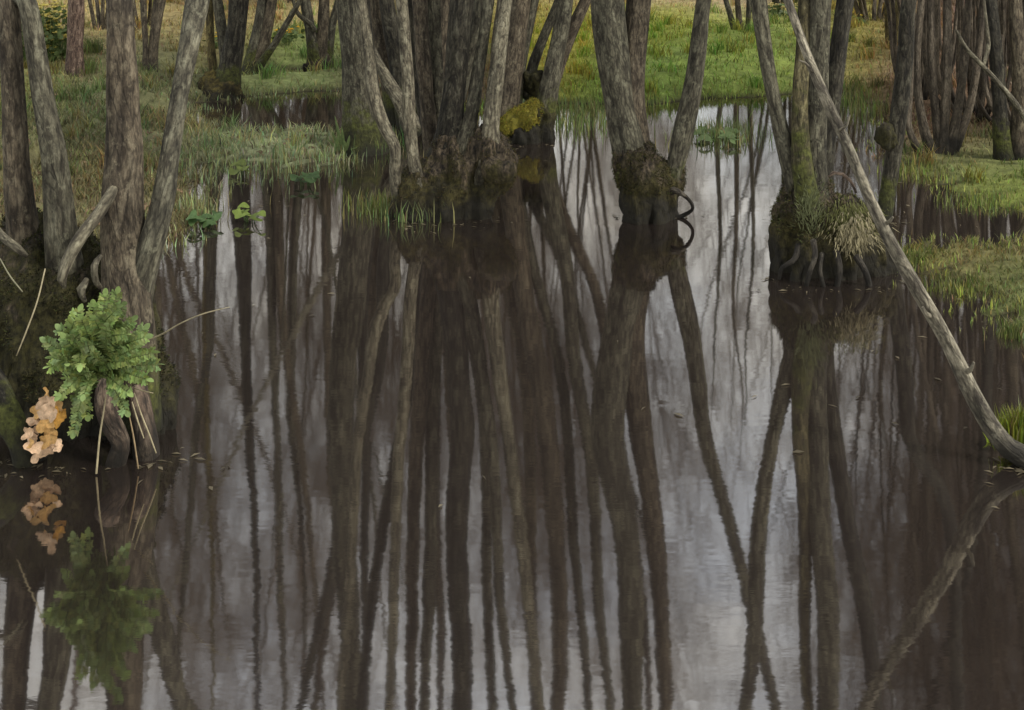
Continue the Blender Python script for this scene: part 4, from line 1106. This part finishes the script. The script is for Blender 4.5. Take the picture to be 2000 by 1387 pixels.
tuft('green grass collar around the broad grey stem', 722, 286, 420, 75, 0.05, 0.17, (0.10, 0.15, 0.055), 3)
iris = thing('iris_plant', 'tall pale iris blades standing left of the broad grey stem', 'plant', (*G(662, 290), 0))
for k, (x0, x1, y1) in enumerate(((668, 655, 224), (664, 648, 252), (672, 668, 245), (660, 640, 268), (676, 684, 262), (655, 662, 262), (682, 700, 350), (678, 672, 270))):
    a, b = P(x0, 295, 8.5), P(x1, min(y1, 285), 8.45)
    bm_ = MB(); v = []
    for t_, w_ in ((0, .5), (.3, 1), (.65, .8), (.88, .45), (1, .03)):
        c = a + (b - a) * t_ + np.array((0, -0.03 * t_ * t_, 0))
        v += [c + np.array((-0.011 * w_, 0, 0)), c + np.array((0, -0.003, 0)), c + np.array((0.011 * w_, 0, 0))]
    bm_.add(v, [(i * 3 + j, i * 3 + j + 1, i * 3 + j + 4, i * 3 + j + 3) for i in range(4) for j in range(2)], None, None, np.tile(np.array((0.17, 0.23, 0.09)) * (0.8 + 0.06 * k), (len(v), 1)))
    bm_.build('leaf', LEAF, iris)
tuft('pale grass at the root of the yellow mossed alder', 1045, 205, 160, 34, 0.08, 0.18, (0.18, 0.21, 0.12), 5)
tuft('sparse sedge in shallow water between yellow mossed and forked alders', 1130, 228, 700, 110, 0.04, 0.14, (0.13, 0.18, 0.055), 6, yspread=0.4)
tuft('bright grass clump in water between the forked alder and right clump', 1405, 268, 480, 90, 0.05, 0.15, (0.11, 0.15, 0.05), 7)
tuft('reedy grass standing in the channel left of the dark burled stem', 1685, 190, 600, 80, 0.06, 0.2, (0.14, 0.18, 0.05), 8, yspread=0.7)
tuft('drooping grass at the foot of the right bank beside the fan of stems', 1800, 338, 300, 76, 0.03, 0.08, (0.17, 0.20, 0.045), 9)
tuft('long grass hanging over the water on the right bank', 1920, 395, 300, 90, 0.03, 0.08, (0.14, 0.18, 0.04), 10)
tuft('olive grass on the lower bank overhanging the dark water', 1880, 562, 500, 75, 0.02, 0.06, (0.10, 0.125, 0.03), 11)
tuft('grass tuft on the lower bank beside the leaning sapling', 1800, 505, 400, 55, 0.02, 0.06, (0.12, 0.15, 0.035), 12)
tuft('yellow green tuft at the right edge behind the sapling base', 1995, 880, 500, 40, 0.05, 0.12, (0.17, 0.20, 0.02), 13, z=0.04)
tuft('drooping olive grass at the lower right edge of the bank', 1990, 655, 400, 40, 0.02, 0.07, (0.10, 0.125, 0.03), 14)
tuft('sparse grass blades in the water in front of the sedge bed', 500, 318, 600, 190, 0.03, 0.09, (0.22, 0.27, 0.14), 15, yspread=0.25)
tuft('pale low grass in the water right of the leaning left stem', 380, 415, 300, 50, 0.03, 0.10, (0.16, 0.18, 0.08), 16, yspread=0.6)

def flowers(label, cx, cy, n, sx, sy, seed, col=(0.62, 0.42, 0.02), size=0.022, zlo=0.08, zhi=0.14, leafy=0, name='marigold_plant'):
    rnd = random.Random(seed)
    gx = G(cx, cy)
    z0 = float(max(height(np.array([gx]))[0], 0))
    t = thing(name, label, 'flowers', (gx[0], gx[1], z0))
    fm, lm = MB(), MB()
    d = gx[1]
    for k in range(n):
        p = np.array((gx[0] + rnd.gauss(0, 1) * sx * d / FPX, gx[1] + rnd.gauss(0, 0.12), z0 + rnd.uniform(zlo, zhi)))
        a0 = rnd.uniform(0, 6.28)
        c = np.array(col) * rnd.uniform(0.6, 1.15)
        for j in range(5):
            a = a0 + j * 1.2566
            dv = np.array((math.cos(a), math.sin(a) * 0.6 - 0.3, 0.45))
            leaflet(fm, p, dv, np.array((-math.sin(a), math.cos(a), 0.1)), size, size * 0.8, c)
        tube(lm, [(gx[0] + (p[0] - gx[0]) * 0.7, p[1], z0 - 0.02), p], [0.003, 0.002], 4, col=(0.07, 0.11, 0.03))
        for j in range(leafy):
            q = p + np.array((rnd.gauss(0, .05), rnd.gauss(0, .05), rnd.uniform(-zhi * 0.6, -0.01)))
            q[2] = max(q[2], z0 + 0.01)
            leaflet(lm, q, np.array((rnd.gauss(0, 1), rnd.gauss(0, 1), 0.5)), np.array((1, 0.3, 0)), 0.05, 0.04, np.array((0.09, 0.125, 0.04)) * rnd.uniform(0.6, 1.3))
    fm.build('blossom', LEAF, t); lm.build('foliage', LEAF, t)
    return t
flowers('row of orange yellow marigolds on the far green patch beyond the small pool', 562, 112, 20, 11, 5, 1, col=(0.65, 0.36, 0.01), leafy=3)
flowers('few yellow flowers at the foot of the dark leaning alder', 421, 118, 7, 5, 4, 2, leafy=3)
flowers('pale yellow flowering bush on the left slope behind the near stems', 98, 140, 130, 16, 20, 3, col=(0.50, 0.42, 0.10), size=0.03, zlo=0.05, zhi=0.5, leafy=3, name='flowering_bush')
flowers('faint cream flowers left of the yellow bush on the slope', 42, 150, 40, 7, 20, 4, col=(0.45, 0.40, 0.2), size=0.026, zlo=0.05, zhi=0.45, leafy=2, name='flowering_bush')
flowers('cream yellow flowers along the far edge of the meadow', 1530, 58, 40, 24, 3, 5, col=(0.5, 0.42, 0.15), leafy=2)
flowers('little yellow flowers beside the brown far bush', 1668, 70, 8, 8, 3, 6, leafy=2)

# fallen leaves and bits of straw lying on the water
mb = MB()
r6 = np.random.RandomState(33)
n = 700
yy = r6.uniform(3.6, 9.5, n); xx = r6.uniform(-0.42, 0.42, n) * yy
pts = np.stack([xx, yy], 1)
sd = land_sd(pts)
keep = (sd < -0.02) & (r6.rand(n) < np.clip(np.exp(sd * 3.0) + 0.05, 0, 1))
pts = pts[keep]
ring = []
for cx_, cy_, rx_, n_ in ((1268, 415, 70, 22), (860, 418, 105, 40), (1630, 540, 125, 36), (175, 880, 175, 40), (1030, 275, 55, 14), (1722, 434, 26, 10), (1990, 905, 60, 14), (712, 292, 50, 14)):
    for k in range(n_):
        a = r6.uniform(math.pi * 0.05, math.pi * 0.95); rr_ = rx_ * (0.98 + 0.8 * r6.rand() ** 2.5)
        ring.append(G(cx_ + rr_ * math.cos(a), cy_ + rr_ * 0.22 * math.sin(a)))
pts = np.vstack([pts, np.array(ring)])
for p in pts:
    a = r6.rand() * 6.28; L = r6.uniform(0.006, 0.022); w_ = L * r6.uniform(0.12, 0.5)
    u_ = np.array((math.cos(a), math.sin(a), 0)); v_ = np.array((-math.sin(a), math.cos(a), 0))
    b = np.array((p[0], p[1], 0.003))
    mb.add([b - u_ * L, b + v_ * w_ + (0, 0, 0.003), b + u_ * L, b - v_ * w_ + (0, 0, 0.002)], [(0, 3, 2, 1)], None, None, np.tile(np.array((0.13, 0.11, 0.07)) * r6.uniform(0.4, 1.5), (4, 1)))
for k in range(900):
    y_ = r6.uniform(5.6, 10); x_ = r6.uniform(-0.45, -0.1) * y_
    if land_sd(np.array([(x_, y_)]))[0] < 0.05: continue
    z_ = height(np.array([(x_, y_)]))[0] + 0.012
    a = r6.rand() * 6.28; L = r6.uniform(0.015, 0.04); w_ = L * r6.uniform(0.3, 0.6)
    u_ = np.array((math.cos(a), math.sin(a), r6.uniform(-.4, .4))); v_ = np.array((-math.sin(a), math.cos(a), r6.uniform(-.4, .4)))
    b = np.array((x_, y_, z_))
    mb.add([b - u_ * L, b + v_ * w_ + (0, 0, 0.006), b + u_ * L, b - v_ * w_], [(0, 3, 2, 1)], None, None, np.tile(np.array((0.20, 0.13, 0.075)) * r6.uniform(0.35, 1.4), (4, 1)))
tag(mb.build('leaf_litter', BLADE), 'scattered straw and dead leaf bits on the pond and the left bank', 'litter', kind='stuff')
